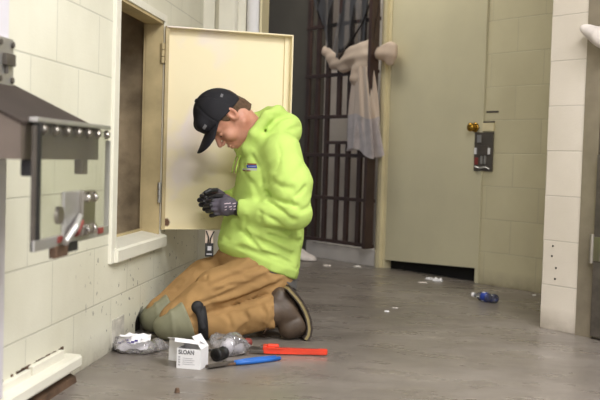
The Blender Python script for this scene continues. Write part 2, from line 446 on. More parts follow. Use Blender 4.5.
bm = BM(); box(bm, -5.048, -4.165, NB-.001, NB+.2, 2.12, 2.9); struct(back_obj('wall_over_door', bm, M['wall_far']), 'block wall above the far door', 'wall')
bm = BM(); box(bm, -5.07, -4.15, NB+.06, NB+.3, -.02, .12); struct(back_obj('wall_gap_shade', bm, M['void']), 'black box painting the shade in the gap under the far door', 'gap')  # near black box stands in for the shade under the door
bm = BM(); box(bm, -2.8905, -2.6905, NP, NB+.2, 0, 2.9); struct(back_obj('wall_right', bm, M['pier']), 'cream painted block pier at the right', 'pier')
for i, (r_, z_) in enumerate(((-2.835, .382), (-2.838, .336), (-2.813, .284), (-2.816, .234))):
    bm = BM(); cyl(bm, (r_, NP-.0015, z_), (r_, NP+.004, z_), .005, .004, n=10); h_ = back_obj('anchor_hole', bm, M['void'])
    tag(h_, ['topmost of the four dark holes down the right pier', 'second dark hole from the top on the right pier', 'third dark hole from the top on the right pier', 'lowest of the four dark holes down the right pier'][i], 'hole', 'drilled holes in the right pier'); h_['kind'] = 'structure'
# shell out of sight
bm = BM(); box(bm, 5.0, 5.2, -3.2, 9.5, 0, 2.9); struct(obj('wall_side', bm, M['pale']), 'cream side wall of the room', 'wall')
bm = BM(); box(bm, -3.2, 5.2, -3.4, -3.2, 0, 2.9); struct(obj('wall_rear', bm, M['pale']), 'cream wall behind the viewer', 'wall')

# far door, flush in the far wall
dr = back_empty('door_1', 'plain cream painted steel door in the far wall with a dark gap beneath', 'door', -5.046, NB, 0); dr['kind'] = 'structure'
bm = BM(); prism(bm, [(0, .058), (.852, .092), (.852, 2.11), (0, 2.11)], 'y', 0, .05); obj('leaf', bm, M['door_paint'], dr)
bm = BM(); box(bm, .854, .880, -.012, .06, .0, 2.14, bev=.003); obj('door_jamb', bm, M['door_paint'], dr)

# lock let into the edge of the far door
lk = back_empty('door_lock', 'grey mortise lock body exposed at the edge of the far cream door', 'lock', -4.155, NB-.0135, .70)
bm = BM(); box(bm, -.076, .074, 0, .012, 0, .242, bev=.003); obj('lock_plate', bm, mat('grey lock steel', (104, 98, 90), .45, .5), lk)
bm = BM(); box(bm, -.050, -.018, -.006, .004, .178, .225, bev=.002); obj('bolt_block', bm, M['steel_light'], lk)['label'] = 'pale steel block'
bm = BM(); box(bm, -.034, .044, -.010, .004, .098, .160, bev=.003); obj('lock_case', bm, M['iron'], lk)['label'] = 'dark case'
for x_ in (-.062, .050):
    bm = BM(); box(bm, x_-.008, x_+.008, -.008, .004, .105, .145, bev=.002); obj('lug', bm, M['white'], lk)['label'] = 'white lug'
for x_, h_ in ((-.008, .05), (.02, .055)):
    bm = BM(); box(bm, x_-.006, x_+.006, -.008, .004, .045, .045+h_, bev=.002); obj('pin', bm, M['steel_light'], lk)
bm = BM(); box(bm, -.066, -.04, -.006, .004, .04, .085, bev=.002); obj('wire_tag', bm, M['red_dull'], lk)['label'] = 'dull red tag'
bm = BM(); tube(bm, [(-.06, -.004, .028), (-.02, -.008, .018), (.03, -.006, .026), (.06, -.004, .014)], .005); obj('spring', bm, M['steel_light'], lk)
kb = back_empty('brass_knob', 'round brass knob above the exposed lock on the far door', 'knob', -4.231, NB-.014, .972)
K = Matrix.Rotation(R(90), 4, 'X')
bm = BM(); lathe(bm, [(.018, .0), (.020, .006), (.012, .012), (.011, .02), (.022, .026), (.028, .036), (.027, .045), (.018, .052), (0, .054)], mtx=K); obj('knob', bm, M['brass'], kb, smooth=True)
bm = BM(); lathe(bm, [(.031, -.004), (.031, .0), (.024, .006), (.0, .006)], mtx=K); obj('rose', bm, M['brass'], kb, smooth=True)
bm = BM(); box(bm, -4.188, -4.080, NB-.012, NB+.002, .948, 1.0, bev=.002); o = back_obj('cover_plate', bm, M['cream_warm']); tag(o, 'small cream cover plate on the wall right of the brass knob', 'cover plate')
bm = BM(); box(bm, -4.163, -4.080, NB-.013, NB+.001, 1.001, 1.009); o = back_obj('slot', bm, M['iron']); tag(o, 'lower dark slot just above the cream cover plate', 'slot', 'slots above the lock'); o['kind'] = 'structure'
bm = BM(); box(bm, -4.150, -4.052, NB-.003, NB+.001, 1.062, 1.073); o = back_obj('slot', bm, M['iron']); tag(o, 'upper dark slot cut in the block wall above the lock', 'slot', 'slots above the lock'); o['kind'] = 'structure'

# barred gate
gt = back_empty('barred_gate', 'dark red brown barred steel gate standing in the far wall', 'gate', -5.53, NB-.045, 0)
GX = [-.397, -.278, -.157, -.021, .100, .234, .402]; GZ = [(.145, 0), (.463, 0), (.778, 0), (1.059, 0), (1.367, 0), (1.733, 0), (2.10, 0)]
for i, x_ in enumerate(GX):
    wdt = .021 if i < 6 else .016; spans = [(.13, 2.12)]
    if i == 3: spans = [(.13, .87), (1.059, 2.12)]          # a pass slot interrupts this bar
    if i == 4: spans = [(.13, .87), (1.059, 2.12)]
    for z0, z1 in spans:
        bm = BM(); box(bm, x_-wdt, x_+wdt, -.011 if i < 6 else -.088, .011 if i < 6 else -.012, z0, z1, bev=.003); obj('bar', bm, M['bar'], gt)
for z_, _ in GZ:
    bm = BM(); box(bm, -.42, .405, -.016, .010, z_-.013, z_+.013, bev=.003); obj('rail', bm, M['bar'], gt)
bm = BM(); box(bm, -.157, .234, -.018, .012, .858, .882, bev=.003); obj('slot_shelf', bm, M['bar'], gt)

# plain sheeting tied round the gate
ps = back_empty('plastic_sheeting', 'pale plastic sheeting knotted around the barred gate', 'plastic sheet', -5.12, NB-.052, 0)
rg = random.Random(9)
vs, fs = [], []; nu, nv = 60, 26
for j in range(nv+1):
    for i in range(nu+1):
        u = i/nu; k = j/nv
        r_ = -.76+u*.78
        low = 1.70-.22*math.sin(min(u/.47, 1)*math.pi/2)**1.2 if u < .47 else 1.48+(u-.47)/.53*.08
        z_ = 2.14+(low-2.14)*k
        conv = k**1.6*.35; r2 = r_*(1-conv)+(-.36*conv if u < .5 else 0.0*conv)
        y_ = -.012-.012*math.sin(u*23+k*4)*(.35+k)-.02*k+.010*math.sin(u*9-k*5)
        vs.append((r2, y_, z_))
for j in range(nv):
    for i in range(nu):
        a = j*(nu+1)+i; fs.append((a, a+1, a+nu+2, a+nu+1))
mesh_obj('hanging_film', vs, fs, M['film_dark'], ps)['label'] = 'thin clear upper sheet'
def F_swag(P):
    o = (1, 1.8, 1); C_ = -.024
    f = rc(P, (-.585, C_, 1.555), (-.46, C_, 1.465), .030, .048, o)
    f = smin(.04, f, rc(P, (-.46, C_, 1.465), (-.34, C_, 1.435), .048, .064, o))
    f = smin(.04, f, ell(P, (-.195, C_, 1.475), (.160, .052, .088)))
    f = smin(.03, f, rc(P, (-.34, C_, 1.47), (-.07, C_, 1.555), .035, .038, o))
    f = smin(.03, f, rc(P, (-.13, C_, 1.49), (.0, -.02, 1.485), .085, .040, o))
    f = smin(.02, f, rc(P, (.0, -.02, 1.485), (.135, -.02, 1.49), .04, .064, o)); f = smin(.02, f, rc(P, (.135, -.02, 1.49), (.145, -.02, 1.45), .055, .045, o))
    f = smin(.03, f, rc(P, (-.09, -.05, 1.47), (-.16, -.05, 1.32), .060, .075, o))
    w = P.copy(); w[:, 0] += .03*np.sin(P[:, 2]*23)
    return f+.004*np.sin(P[:, 2]*85+26*(P[:, 0]+.45)**2-P[:, 0]*22+2.2*lumps(P, 14, 12))+.010*np.abs(lumps(P*A_(.6, 1, 1.4), 34, 3))*2-.008
sdf_obj('swag', F_swag, (-.62, -.2, 1.24), (.24, .08, 1.68), .009, M['film_milky'], ps)['label'] = 'milky knotted swag'
def tail_mesh(n=90, m=26, z_top=1.40, z_bot=.80):
    vs, fs = [], []
    for j in range(m+1):
        k = j/m; zc = z_top+(z_bot-z_top)*k; half = .078+.095*k**.9; ctr = -.098+.048*k
        for i in range(n):
            a = 2*math.pi*i/n; wv = 1+.16*math.sin(a*7+2*k)+.10*math.sin(a*11-3*k)
            vs.append((ctr+half*wv*math.cos(a), -.055+(.035+.02*k)*wv*math.sin(a), zc+(.022*math.sin(a*3+1)-.03*math.cos(a))*k))
    for j in range(m):
        for i in range(n): fs.append((j*n+i, j*n+(i+1) % n, (j+1)*n+(i+1) % n, (j+1)*n+i))
    return vs, fs
vs, fs = tail_mesh(); n_ = 90*26; up = [f_ for f_ in fs if min(f_) < 90*15]; dn = [f_ for f_ in fs if min(f_) >= 90*15]
bm = BM(); tube(bm, [(.0, -.035, 2.10), (-.03, -.04, 1.90), (-.14, -.045, 1.70), (-.28, -.05, 1.56), (-.37, -.05, 1.47)], [.009, .007, .006, .010, .014], 10); obj('gathered_edge', bm, M['film_dark'], ps, True)
mesh_obj('tail_upper', vs, up, M['film_milky'], ps); mesh_obj('tail_end', vs, dn, M['film_pale'], ps)['label'] = 'clearer lower end of the tail'

# steel door at the right: jamb, leaf, hinge, and rag
bm = BM(); prism(bm, [(-2.690, NP+.1), (-2.690, NP-.006), (-2.608, NP-.006), (-2.608, NP+.012), (-2.592, NP+.012), (-2.592, NP+.1)], 'z', 0, 2.4)
struct(back_obj('door_jamb', bm, mat('satin steel', (150, 139, 122), .4, .35)), 'dull steel door jamb beside the cream pier', 'door jamb')
d2 = back_empty('door_2', 'dark steel door leaf at the right edge of the picture', 'door', -2.604, NP-.004); d2['kind'] = 'structure'
bm = BM(); box(bm, .012, .9, -.03, .014, .012, .80, bev=.003); obj('lower_leaf', bm, M['iron'], d2)
bm = BM(); box(bm, .012, .9, -.012, .014, .80, 2.1, bev=.003); obj('upper_leaf', bm, M['steel_dark'], d2)
bm = BM(); cyl(bm, (.004, -.03, .33), (.004, -.03, .455), .012, n=14); box(bm, -.008, .05, -.034, -.02, .34, .445, bev=.002); obj('hinge', bm, M['steel'], d2)['label'] = 'bright steel hinge'
rgm = back_empty('rag', 'white crumpled rag hanging on the steel jamb at right edge', 'rag', -2.60, NP-.03, 1.24)
def F_rag(P):
    f = smin(.03, rc(P, (-.085, -.015, .105), (.02, -.02, .06), .018, .042), rc(P, (.02, -.02, .06), (.09, -.02, .04), .045, .05))
    return f+.012*lumps(P, 60, 5)
sdf_obj('crumpled_cloth', F_rag, (-.13, -.09, -.03), (.17, .05, .16), .006, M['rag'], rgm)

# open hatch door on the left wall
hd = empty('hatch_door', 'cream painted steel hatch door standing open behind the kneeling man', 'hatch door', (.012, 4.185, .413), R(25.5))
W_, H_ = .582, .892
bm = BM(); box(bm, 0, W_, .022, .028, 0, H_); obj('panel', bm, M['hatch_paint'], hd)
bm = BM(); box(bm, 0, W_, -.020, .022, H_-.006, H_, bev=.001); obj('top_flange', bm, M['hatch_paint'], hd)
bm = BM(); box(bm, 0, W_, .006, .022, 0, .005, bev=.001); obj('bottom_flange', bm, M['hatch_paint'], hd)
bm = BM(); box(bm, W_-.006, W_, -.020, .022, 0, H_, bev=.001); box(bm, W_-.03, W_-.006, .012, .022, 0, H_-.006); obj('edge_flange', bm, M['hatch_paint'], hd)
bm = BM(); box(bm, -.004, .012, -.012, .026, 0, H_, bev=.001); obj('hinge_edge', bm, M['tan_paint'], hd)
for z_ in (.12, .73):
    bm = BM()
    for k in range(3): cyl(bm, (-.014, -.004, z_+k*.03), (-.014, -.004, z_+k*.03+.027), .009, n=12)
    box(bm, -.012, .002, .0, .008, z_, z_+.087, bev=.001); obj('hinge', bm, M['steel_light'] if z_ < .5 else M['tan_paint'], hd, smooth=False)

# sliding steel door edge at far left with its floor track
bm = BM(); box(bm, .018, .058, .6, 2.395, .10, 2.3, bev=.003)
sd = empty('door_3', 'cream steel sliding door at the left edge of the picture', 'door', (0, 0, 0)); sd['kind'] = 'structure'
obj('leaf', bm, mat('pale lavender paint', (218, 214, 220), .45, var=.04), sd)
bm = BM(); box(bm, .058, .066, 2.28, 2.408, .905, 1.025, bev=.002); hp = obj('lock_plate', bm, M['steel_light'], sd); hp['label'] = 'steel plate with dark bolts'
for y_, z_ in ((2.32, 1.01), (2.395, 1.01), (2.32, .92), (2.395, .92)):
    bm = BM(); cyl(bm, (.064, y_, z_), (.072, y_, z_), .008, n=6); obj('bolt', bm, M['iron'], hp)
bm = BM(); box(bm, .064, .078, 2.335, 2.395, .955, .985, bev=.002); cyl(bm, (.07, 2.355, .935), (.07, 2.355, .965), .005, n=8); obj('keeper', bm, M['iron'], hp)
trk = empty('floor_track', 'cream painted steel door track along the foot of left wall', 'door track', (0, 0, 0))
bm = BM(); prism(bm, [(.0, .090), (.0, .05), (.048, .048), (.052, .054), (.052, .080), (.046, .088)], 'y', .6, 3.03); obj('rail', bm, M['cream'], trk)
bm = BM(); prism(bm, [(.0, .0), (.040, .0), (.036, .018), (.012, .03), (.012, .05), (0, .05)], 'y', .6, 3.02); obj('base', bm, M['rust'], trk)['label'] = 'rusty lower base'
rr = random.Random(2); y_ = .6; k = 0
while y_ < 2.95:
    l_ = .30; bm = BM(); box(bm, .0, .018+rr.uniform(-.003, .003), y_, min(y_+l_-.012, 2.96), .086, .112+rr.uniform(-.004, .004), bev=.004); obj('packing_strip', bm, M['cream'], trk); y_ += l_
bm = BM()
for k in range(60):
    yy = rr.uniform(2.3, 3.0); box(bm, .0, .004, yy-.012*rr.random()-.003, yy+.004, .108, .115+.004*rr.random())
obj('rust_chips', bm, M['rust'], trk)['kind'] = 'stuff'

# pass box with clear hinged flap
pb = empty('pass_box', 'dull steel sloped pass box on the sliding door with clear hinged flap', 'pass box', (0, 0, 0))
bm = BM(); prism(bm, [(.060, .905), (.284, .800), (.284, .724), (.060, .724)], 'y', 1.93, 2.44); hs = obj('housing', bm, M['steel_dark'], pb)
bm = BM(); prism(bm, [(.055, .912), (.287, .8035), (.287, .797), (.055, .905)], 'y', 1.926, 2.444); obj('sloped_top', bm, mat('steel with painted dark reflection', (60, 51, 46), .75, 0, spec=.15), hs)  # top coloured darker than the housing to paint in a dark reflection
for y_ in (1.985, 2.32):
    bm = BM(); box(bm, .262, .284, y_, y_+.04, .688, .724, bev=.003); obj('bracket', bm, M['black'] if y_ < 2 else M['steel_dark'], pb)
fl = empty('flap', '', '', (0, 0, 0)); fl.parent = pb; del fl['label']; del fl['category']
FX = .302; Y0, Y1, Z0, Z1 = 1.955, 2.468, .530, .805
bm = BM(); box(bm, FX-.004, FX+.002, Y0+.006, Y1-.006, Z0+.006, Z1-.004); obj('clear_panel', bm, M['pane'], fl)['label'] = 'scratched clear panel'
bm = BM(); box(bm, FX-.004, FX+.005, Y0+.014, Y0+.034, Z0+.01, Z1, bev=.001); obj('edge_strip', bm, M['black'], fl)['label'] = 'black edge strip'
bm = BM(); box(bm, FX-.005, FX+.003, Y0, Y0+.015, Z0, Z1-.01, bev=.002); obj('side_frame', bm, M['iron'], fl)
bm = BM(); box(bm, FX-.005, FX+.006, Y0, Y1, Z0, Z0+.024, bev=.002); box(bm, FX-.007, FX+.006, Y1-.007, Y1, Z0, Z1-.03, bev=.001); obj('frame', bm, M['steel_light'], fl)
bm = BM(); box(bm, FX-.012, FX+.008, Y0+.002, Y1-.006, Z1-.002, Z1+.008, bev=.002); obj('hinge_leaf', bm, M['steel_light'], fl)
for k in range(7):
    yy = Y0+.040+k*.0725
    bm = BM(); cyl(bm, (FX+.002, yy, Z1-.016), (FX+.010, yy, Z1-.016), .0115, n=6); lathe(bm, [(.008, 0), (.007, .004), (0, .006)], n=12, mtx=Matrix.Translation((FX+.010, yy, Z1-.016)) @ Matrix.Rotation(R(90), 4, 'Y'))
    obj('hinge_bolt', bm, M['steel'], fl)
bm = BM(); box(bm, FX+.004, FX+.012, 2.115, 2.235, .546, .652, bev=.002); lp = obj('latch_plate', bm, M['steel_light'], fl)
bm = BM(); box(bm, FX+.010, FX+.022, 2.215, 2.305, .545, .652, bev=.003); obj('strike_plate', bm, M['steel'], fl)
for yy in (2.235, 2.285):
    for zz in (.560, .636):
        bm = BM(); cyl(bm, (FX+.02, yy, zz), (FX+.03, yy, zz), .012, n=6); lathe(bm, [(.007, 0), (.006, .003), (0, .005)], n=12, mtx=Matrix.Translation((FX+.03, yy, zz)) @ Matrix.Rotation(R(90), 4, 'Y')); obj('latch_bolt', bm, M['chrome'], fl)
bm = BM(); cyl(bm, (FX+.002, 2.095, .600), (FX+.012, 2.095, .600), .020, n=24); obj('lock_button', bm, M['steel'], fl, smooth=False)
bm = BM(); tube(bm, [(FX+.020, 2.20, .594), (FX+.026, 2.15, .570), (FX+.024, 2.09, .540)], [.006, .009, .008]); obj('latch_handle', bm, M['steel_light'], fl)
bm = BM(); tube(bm, [(FX+.020, 2.205, .580), (FX+.022, 2.16, .556)], [.008, .010]); obj('handle_grip', bm, M['red_dull'], fl)
for a_, b_ in ((2.09, 2.135), (2.375, 2.41)):
    bm = BM(); box(bm, FX+.004, FX+.010, a_, b_, .538, .553, bev=.001); obj('red_marker', bm, M['red_dull'], fl)
bm = BM(); box(bm, FX-.006, FX+.010, 2.07, 2.15, .505, .532, bev=.002); obj('keeper', bm, M['rust'], fl)
bm = BM(); box(bm, FX-.006, FX+.011, 2.15, 2.215, .512, .534, bev=.002); obj('keeper_block', bm, M['black'], fl)

# plate on the wall by the bags
bm = BM(); box(bm, -.002, .005, 3.515, 3.665, .014, .118, bev=.002); box(bm, .004, .0065, 3.53, 3.65, .026, .106, bev=.001)
tag(obj('outlet_plate', bm, mat('scuffed plate', (206, 200, 188), .5, var=.2, scale=22)), 'small scuffed grey cover plate low on the left wall', 'cover plate')

# ------------------------------------------------------------------ the kneeling man (local: x forward, y to his left, z up)
PC = (.137, 3.961, 0); PROT = math.atan2(-.37, -.93)
HS, HC = math.sin(R(63)), math.cos(R(63)); HE = (-.207, 0, .911)
def to_head(P):
    q = P-A_(*HE); return np.stack([q[:, 0]*HC-q[:, 2]*HS, q[:, 1], q[:, 0]*HS+q[:, 2]*HC], 1).astype(np.float32)
def from_head(x, y, z): return (HE[0]+x*HC+z*HS, y, HE[2]-x*HS+z*HC)

def F_head(P):
    q = to_head(P); m = q.copy(); m[:, 1] = np.abs(m[:, 1])
    f = ell(q, (.004, 0, .045), (.096, .075, .088))
    f = smin(.03, f, ell(q, (.040, 0, -.030), (.062, .056, .082)))
    f = smin(.02, f, rc(m, (-.004, .052, -.050), (.066, .020, -.098), .020, .017))
    f = smin(.02, f, rc(m, (.066, .0, -.098), (.078, .0, -.100), .020, .018))
    f = smin(.015, f, ell(m, (.068, .038, -.030), (.026, .024, .028)))
    f = smin(.015, f, rc(m, (.086, .0, .024), (.078, .042, .026), .014, .012))
    f = smin(.015, f, ell(q, (.086, 0, -.066), (.024, .028, .032)))
    f = smax(.014, f, -ell(m, (.104, .031, .004), (.019, .017, .014)))
    f = smin(.004, f, ell(m, (.082, .031, .003), (.014, .015, .013)))
    f = smin(.010, f, rc(q, (.094, 0, .018), (.124, 0, -.022), .008, .0115))
    f = smin(.006, f, ell(m, (.113, .011, -.030), (.012, .009, .008)))
    f = smin(.004, f, ell(q, (.108, 0, -.058), (.008, .024, .0065))); f = smin(.004, f, ell(q, (.106, 0, -.071), (.008, .021, .007)))
    f = smax(.003, f, -rc(m, (.117, 0, -.0645), (.100, .026, -.066), .0022, .002))
    # ear
    e = m.copy(); c_, s_ = math.cos(.25), math.sin(.25); ex, ez = e[:, 0]+.006, e[:, 2]-.006
    e[:, 0] = ex*c_+ez*s_; e[:, 2] = -ex*s_+ez*c_; e[:, 1] -= .074-.25*e[:, 0]
    ear = ell(e, (0, .004, 0), (.020, .009, .033)); ear = smax(.005, ear, -ell(e, (.002, .013, .004), (.011, .008, .019)))
    f = smin(.006, f, ear)
    nk = rc(P, from_head(-.022, 0, -.035), (-.355, 0, .80), .056, .066)
    return smin(.025, f, nk)
KN, KF = (.022, .145, .078), (.060, -.022, .082)       # knees
def F_body(P):
    f = F_head(P); o = (1, .78, 1)
    f = smin(.05, f, rc(P, (-.375, 0, .755), (-.39, 0, .62), .085, .115, o)); f = smin(.05, f, rc(P, (-.39, 0, .62), (-.37, 0, .30), .115, .115, o))
    f = smin(.05, f, ell(P, (-.39, 0, .245), (.11, .15, .10)))
    for sh, el_, wr, hn in (((-.395, .165, .765), (-.458, .245, .53), (-.245, .125, .53), (-.185, .10, .535)), ((-.365, -.135, .765), (-.375, -.175, .55), (-.225, -.07, .555), (-.175, -.045, .56))):
        f = smin(.03, f, rc(P, sh, el_, .052, .042)); f = smin(.015, f, rc(P, el_, wr, .042, .027)); f = smin(.01, f, rc(P, wr, hn, .026, .024))
    for hp_, kn, an in (((-.355, .10, .25), KN, (-.385, .185, .11)), ((-.335, -.09, .25), KF, (-.35, -.11, .10))):
        kn2 = (kn[0], kn[1], kn[2]-.012); f = smin(.02, f, rc(P, hp_, kn, .062, .045)); f = smin(.004, f, rc(P, kn2, (an[0], an[1], an[2]-.02), .042, .034)); f = smin(.012, f, rc(P, an, (an[0]-.08, an[1], .05), .034, .03))
    return f
def axis(lo, hi, flo, fhi, fine, coarse):
    return np.concatenate([np.arange(lo, flo, coarse), np.arange(flo, fhi, fine), np.arange(fhi, hi+coarse, coarse)])
mn = sdf_obj('person', F_body, None, None, None, M['skin'], axes=[axis(-.56, .14, -.34, -.05, .003, .012), axis(-.32, .26, -.1, .1, .003, .012), axis(0, 1.05, .755, 1.02, .003, .012)])
mn.location = PC; mn.rotation_euler = (0, 0, PROT)
tag(mn, 'man in lime hoodie and black cap kneeling on the floor by the hatch', 'person')

for sg in (1, -1):
    bm = BM(); bmesh.ops.create_uvsphere(bm, u_segments=16, v_segments=10, radius=.0112, matrix=Matrix.Translation(from_head(.0835, sg*.031, .001))); e_ = obj('eye', bm, M['eye'], mn, True)
    bm = BM(); bmesh.ops.create_uvsphere(bm, u_segments=12, v_segments=8, radius=.0052, matrix=Matrix.Translation(from_head(.0920, sg*.031, -.003))); obj('iris', bm, M['black'], e_, True)
    bm = BM(); tube(bm, [from_head(.1005, sg*.012, .024), from_head(.0995, sg*.030, .030), from_head(.088, sg*.048, .026)], [.003, .004, .0025]); obj('eyebrow', bm, M['hair'], mn, True)

def F_hair(P):
    q = to_head(P); m = q.copy(); m[:, 1] = np.abs(m[:, 1])
    f = ell(q, (.002, 0, .043), (.100, .0785, .092))
    f = smin(.02, f, rc(P, from_head(-.052, 0, -.02), from_head(-.052, 0, -.062), .046, .040))
    f = smax(.004, f, plane(q, (-.012, 0, 0), (1, 0, .22)))            # behind the ear
    f = smax(.006, f, plane(q, (-.05, 0, -.058), (0, 0, -1)))
    sb = smax(.004, ell(q, (.002, 0, .040), (.0985, .078, .091)), rc(m, (.024, .072, .035), (.020, .078, -.014), .016, .007))
    return np.minimum(f, sb)+.0012*np.sin(P[:, 0]*900+P[:, 2]*600)
sdf_obj('hair', F_hair, (-.35, -.09, .82), (-.06, .09, 1.02), .0035, M['hair'], mn)

# cap: crown with sewn panels, brim, button, logo
def F_crown(P):
    q = to_head(P)
    o = ell(q, (.010, 0, .040), (.107, .087, .116)); i = ell(q, (.010, 0, .038), (.101, .081, .110))
    o = smin(.015, o, rc(q, (.082, -.03, .085), (.082, .03, .085), .034, .034))
    a = np.arctan2(q[:, 1], q[:, 0]-.01); o = o+.0022*np.exp(-(np.sin(a*3)*9*np.clip((.17-q[:, 2])/.1, .15, 1))**2)
    f = smax(.003, o, -i)
    return smax(.003, f, plane(q, (-.085, 0, .002), (.27, 0, -1)))
cap = sdf_obj('cap', F_crown, (-.31, -.11, .80), (.0, .11, 1.07), .0035, M['cap'], mn)
vs, fs = [], []; nu, nv = 28, 12
for side in (0, 1):
    for j in range(nv+1):
        for i in range(nu+1):
            a = (i/nu-.5)*2; k = j/nv
            yy = a*.080; root = .104*math.sqrt(max(0, 1-(a*.92)**2))+.006
            tip = .118+.082*math.sqrt(max(0, 1-abs(a)**2.6))
            x_ = root+(max(tip, root+.004)-root)*k
            z_ = .056-.020*a*a*(.6+.4*k)-.010*k-(.0035 if side else 0)
            vs.append(from_head(x_, yy, z_))
N_ = (nu+1)*(nv+1)
for side in (0, 1):
    for j in range(nv):
        for i in range(nu):
            a = side*N_+j*(nu+1)+i; q = (a, a+1, a+nu+2, a+nu+1); fs.append(q if side else q[::-1])
rim = [i for i in range(nu+1)]+[j*(nu+1)+nu for j in range(1, nv+1)]+[nv*(nu+1)+i for i in range(nu-1, -1, -1)]+[j*(nu+1) for j in range(nv-1, 0, -1)]
for a, b in zip(rim, rim[1:]+rim[:1]): fs.append((a, b, b+N_, a+N_))
mesh_obj('brim', vs, fs, M['cap'], cap)
bm = BM(); lathe(bm, [(.009, 0), (.008, .004), (0, .006)], mtx=Matrix.Translation(from_head(.010, 0, .155)) @ Matrix.Rotation(R(63), 4, 'Y')); obj('button', bm, M['cap'], cap, True)

def bvh_of(o):
    return BVHTree.FromPolygons([v_.co[:] for v_ in o.data.vertices], [p.vertices[:] for p in o.data.polygons])
def patch(name, o, quad, m, parent, d=(0, -1, 0), start=.5, n=(8, 6), off=.0016):
    """thin cloth patch laid on o: quad = four 3D corners, pushed along d onto the surface"""
    bv = bvh_of(o); d = Vector(d).normalized(); vs = []; fs = []; q = [Vector(x) for x in quad]
    for j in range(n[1]+1):
        for i in range(n[0]+1):
            u, w = i/n[0], j/n[1]; p = (q[0]*(1-u)+q[1]*u)*(1-w)+(q[3]*(1-u)+q[2]*u)*w
            hit = bv.ray_cast(p-d*start, d); h_ = hit[0] if hit[0] else p
            vs.append(h_-d*off)
    for j in range(n[1]):
        for i in range(n[0]): a = j*(n[0]+1)+i; fs.append((a, a+1, a+n[0]+2, a+n[0]+1))
    return mesh_obj(name, vs, fs, m, parent)
dl = Vector((-.5, -.86, 0))
patch('cap_logo', cap, [from_head(.088, .066, .074), from_head(.098, .040, .074), from_head(.095, .042, .086), from_head(.085, .066, .086)], M['cap_logo'], cap, d=(Vector(from_head(-.45, -.8, 0))-Vector(HE)), start=.2)
patch('strap_tab', cap, [from_head(-.06, .05, .075), from_head(-.045, .055, .075), from_head(-.045, .05, .085), from_head(-.06, .045, .085)], M['cap_logo'], cap, d=(0, -1, 0), start=.3, n=(3, 3))

# trousers
def carve(f, P, lines, w, amp):
    for L_, w_k, a_k in lines:
        f = f+a_k*amp*np.exp(-(poly(P, L_)/(w*w_k))**2)
    return f
def F_pants0(P):
    f = ell(P, (-.33, 0, .30), (.160, .172, .125)); f = smin(.05, f, ell(P, (-.395, .075, .235), (.088, .095, .10)), ell(P, (-.39, -.075, .235), (.088, .095, .10)))
    thN = smin(.04, rc(P, (-.34, .105, .258), (-.15, .128, .203), .100, .083), rc(P, (-.15, .128, .203), KN, .083, .068))
    thF = smin(.04, rc(P, (-.32, -.085, .265), (-.14, -.060, .205), .10, .088), rc(P, (-.14, -.060, .205), KF, .088, .066))
    f = smin(.03, f, smin(.004, thN, thF))
    a = (-.375, .185, .115)
    shN = rc(P, (.0, .15, .066), (-.20, .172, .068), .060, .062); shN = smin(.02, shN, rc(P, (-.20, .172, .068), a, .062, .072))
    shF = rc(P, (.03, -.028, .075), (-.34, -.105, .095), .062, .064)
    shN = smax(.006, shN, plane(P, (-.378, .185, .11), (-1, .15, .10)))
    f = smin(.005, f, shN, shF)
    f = f+.004*lumps(P, 34, 1)-.009*ridge(P*A_(.6, .8, 1.25), 24, 4)-.004*ridge(P*A_(.7, 1, 1.1), 48, 14)+.005
    return smax(.004, f, plane(P, (0, 0, .004), (0, 0, -1)))
PL = [([(-.04, .098), (-.13, .118), (-.25, .140), (-.35, .172)], 1.0, 1.7), ([(-.17, .298), (-.09, .247), (.0, .186)], .8, 1.2),
      ([(-.30, .300), (-.20, .262), (-.10, .225)], 1, 1), ([(-.33, .255), (-.22, .215), (-.10, .165), (-.05, .150)], 1.0, 1.1), ([(-.36, .225), (-.25, .175), (-.12, .135)], .9, 1.2),
      ([(-.28, .235), (-.18, .225), (-.12, .20)], .7, .9), ([(-.40, .24), (-.33, .20), (-.25, .145)], 1, .9), ([(-.20, .165), (-.12, .150), (-.06, .120)], .8, .9),
      ([(-.37, .285), (-.30, .255), (-.25, .25)], .7, .9), ([(-.15, .13), (-.18, .10), (-.19, .06)], .8, .8), ([(-.24, .12), (-.26, .09), (-.25, .05)], .8, .9), ([(-.31, .15), (-.33, .11), (-.32, .06)], .9, 1.0), ([(-.35, .16), (-.36, .10), (-.35, .04)], .7, .8)]
PLd = [(drop(F_pants0, p), a, b) for p, a, b in PL]
PR = [(drop(F_pants0, [(s-.012, z+.018) for s, z in p]), a, b) for p, a, b in PL[2:]]
def F_pants(P):
    f = carve(F_pants0(P), P, PLd, .011, .010); f = carve(f, P, PR, .014, -.0055)
    return smax(.006, f, plane(P, (-.3, 0, .36), (.1, 0, 1)))
pt = sdf_obj('trousers', F_pants, (-.56, -.22, -.01), (.14, .28, .38), .0068, M['duck'], mn)

# knee pads: outer shell over each knee, with a ridge and a strap behind
def knee_pad(kn, lat, name):
    kx, ky, kz = kn
    def F(P):
        f = smin(.03, rc(P, (kx-.085, ky+lat*.2, kz+.050), (kx, ky, kz), .088, .074), rc(P, (kx, ky, kz-.004), (kx+.036, ky, kz-.026), .072, .050))
        f = smin(.02, f, rc(P, (kx, ky, kz-.012), (kx-.065, ky+.01, kz-.012), .070, .066))
        f = smax(.009, f, plane(P, (kx+.030, ky, kz+.042), (.64, 0, .77)))
        f = smax(.008, f, plane(P, (kx-.042, ky, kz+.03), (-.80, 0, .34)))      # the upper rim, across the thigh
        d = plane(P, (kx+.022, ky, kz+.0), (.80, 0, -.10)); f = f-.004*np.exp(-(d/.007)**2)
        return smax(.004, f, plane(P, (0, 0, .003), (0, 0, -1)))
    return sdf_obj('knee_pad', F, (kx-.14, ky-.11, -.005), (kx+.11, ky+.11, .22), .0055, M['pad'], mn)
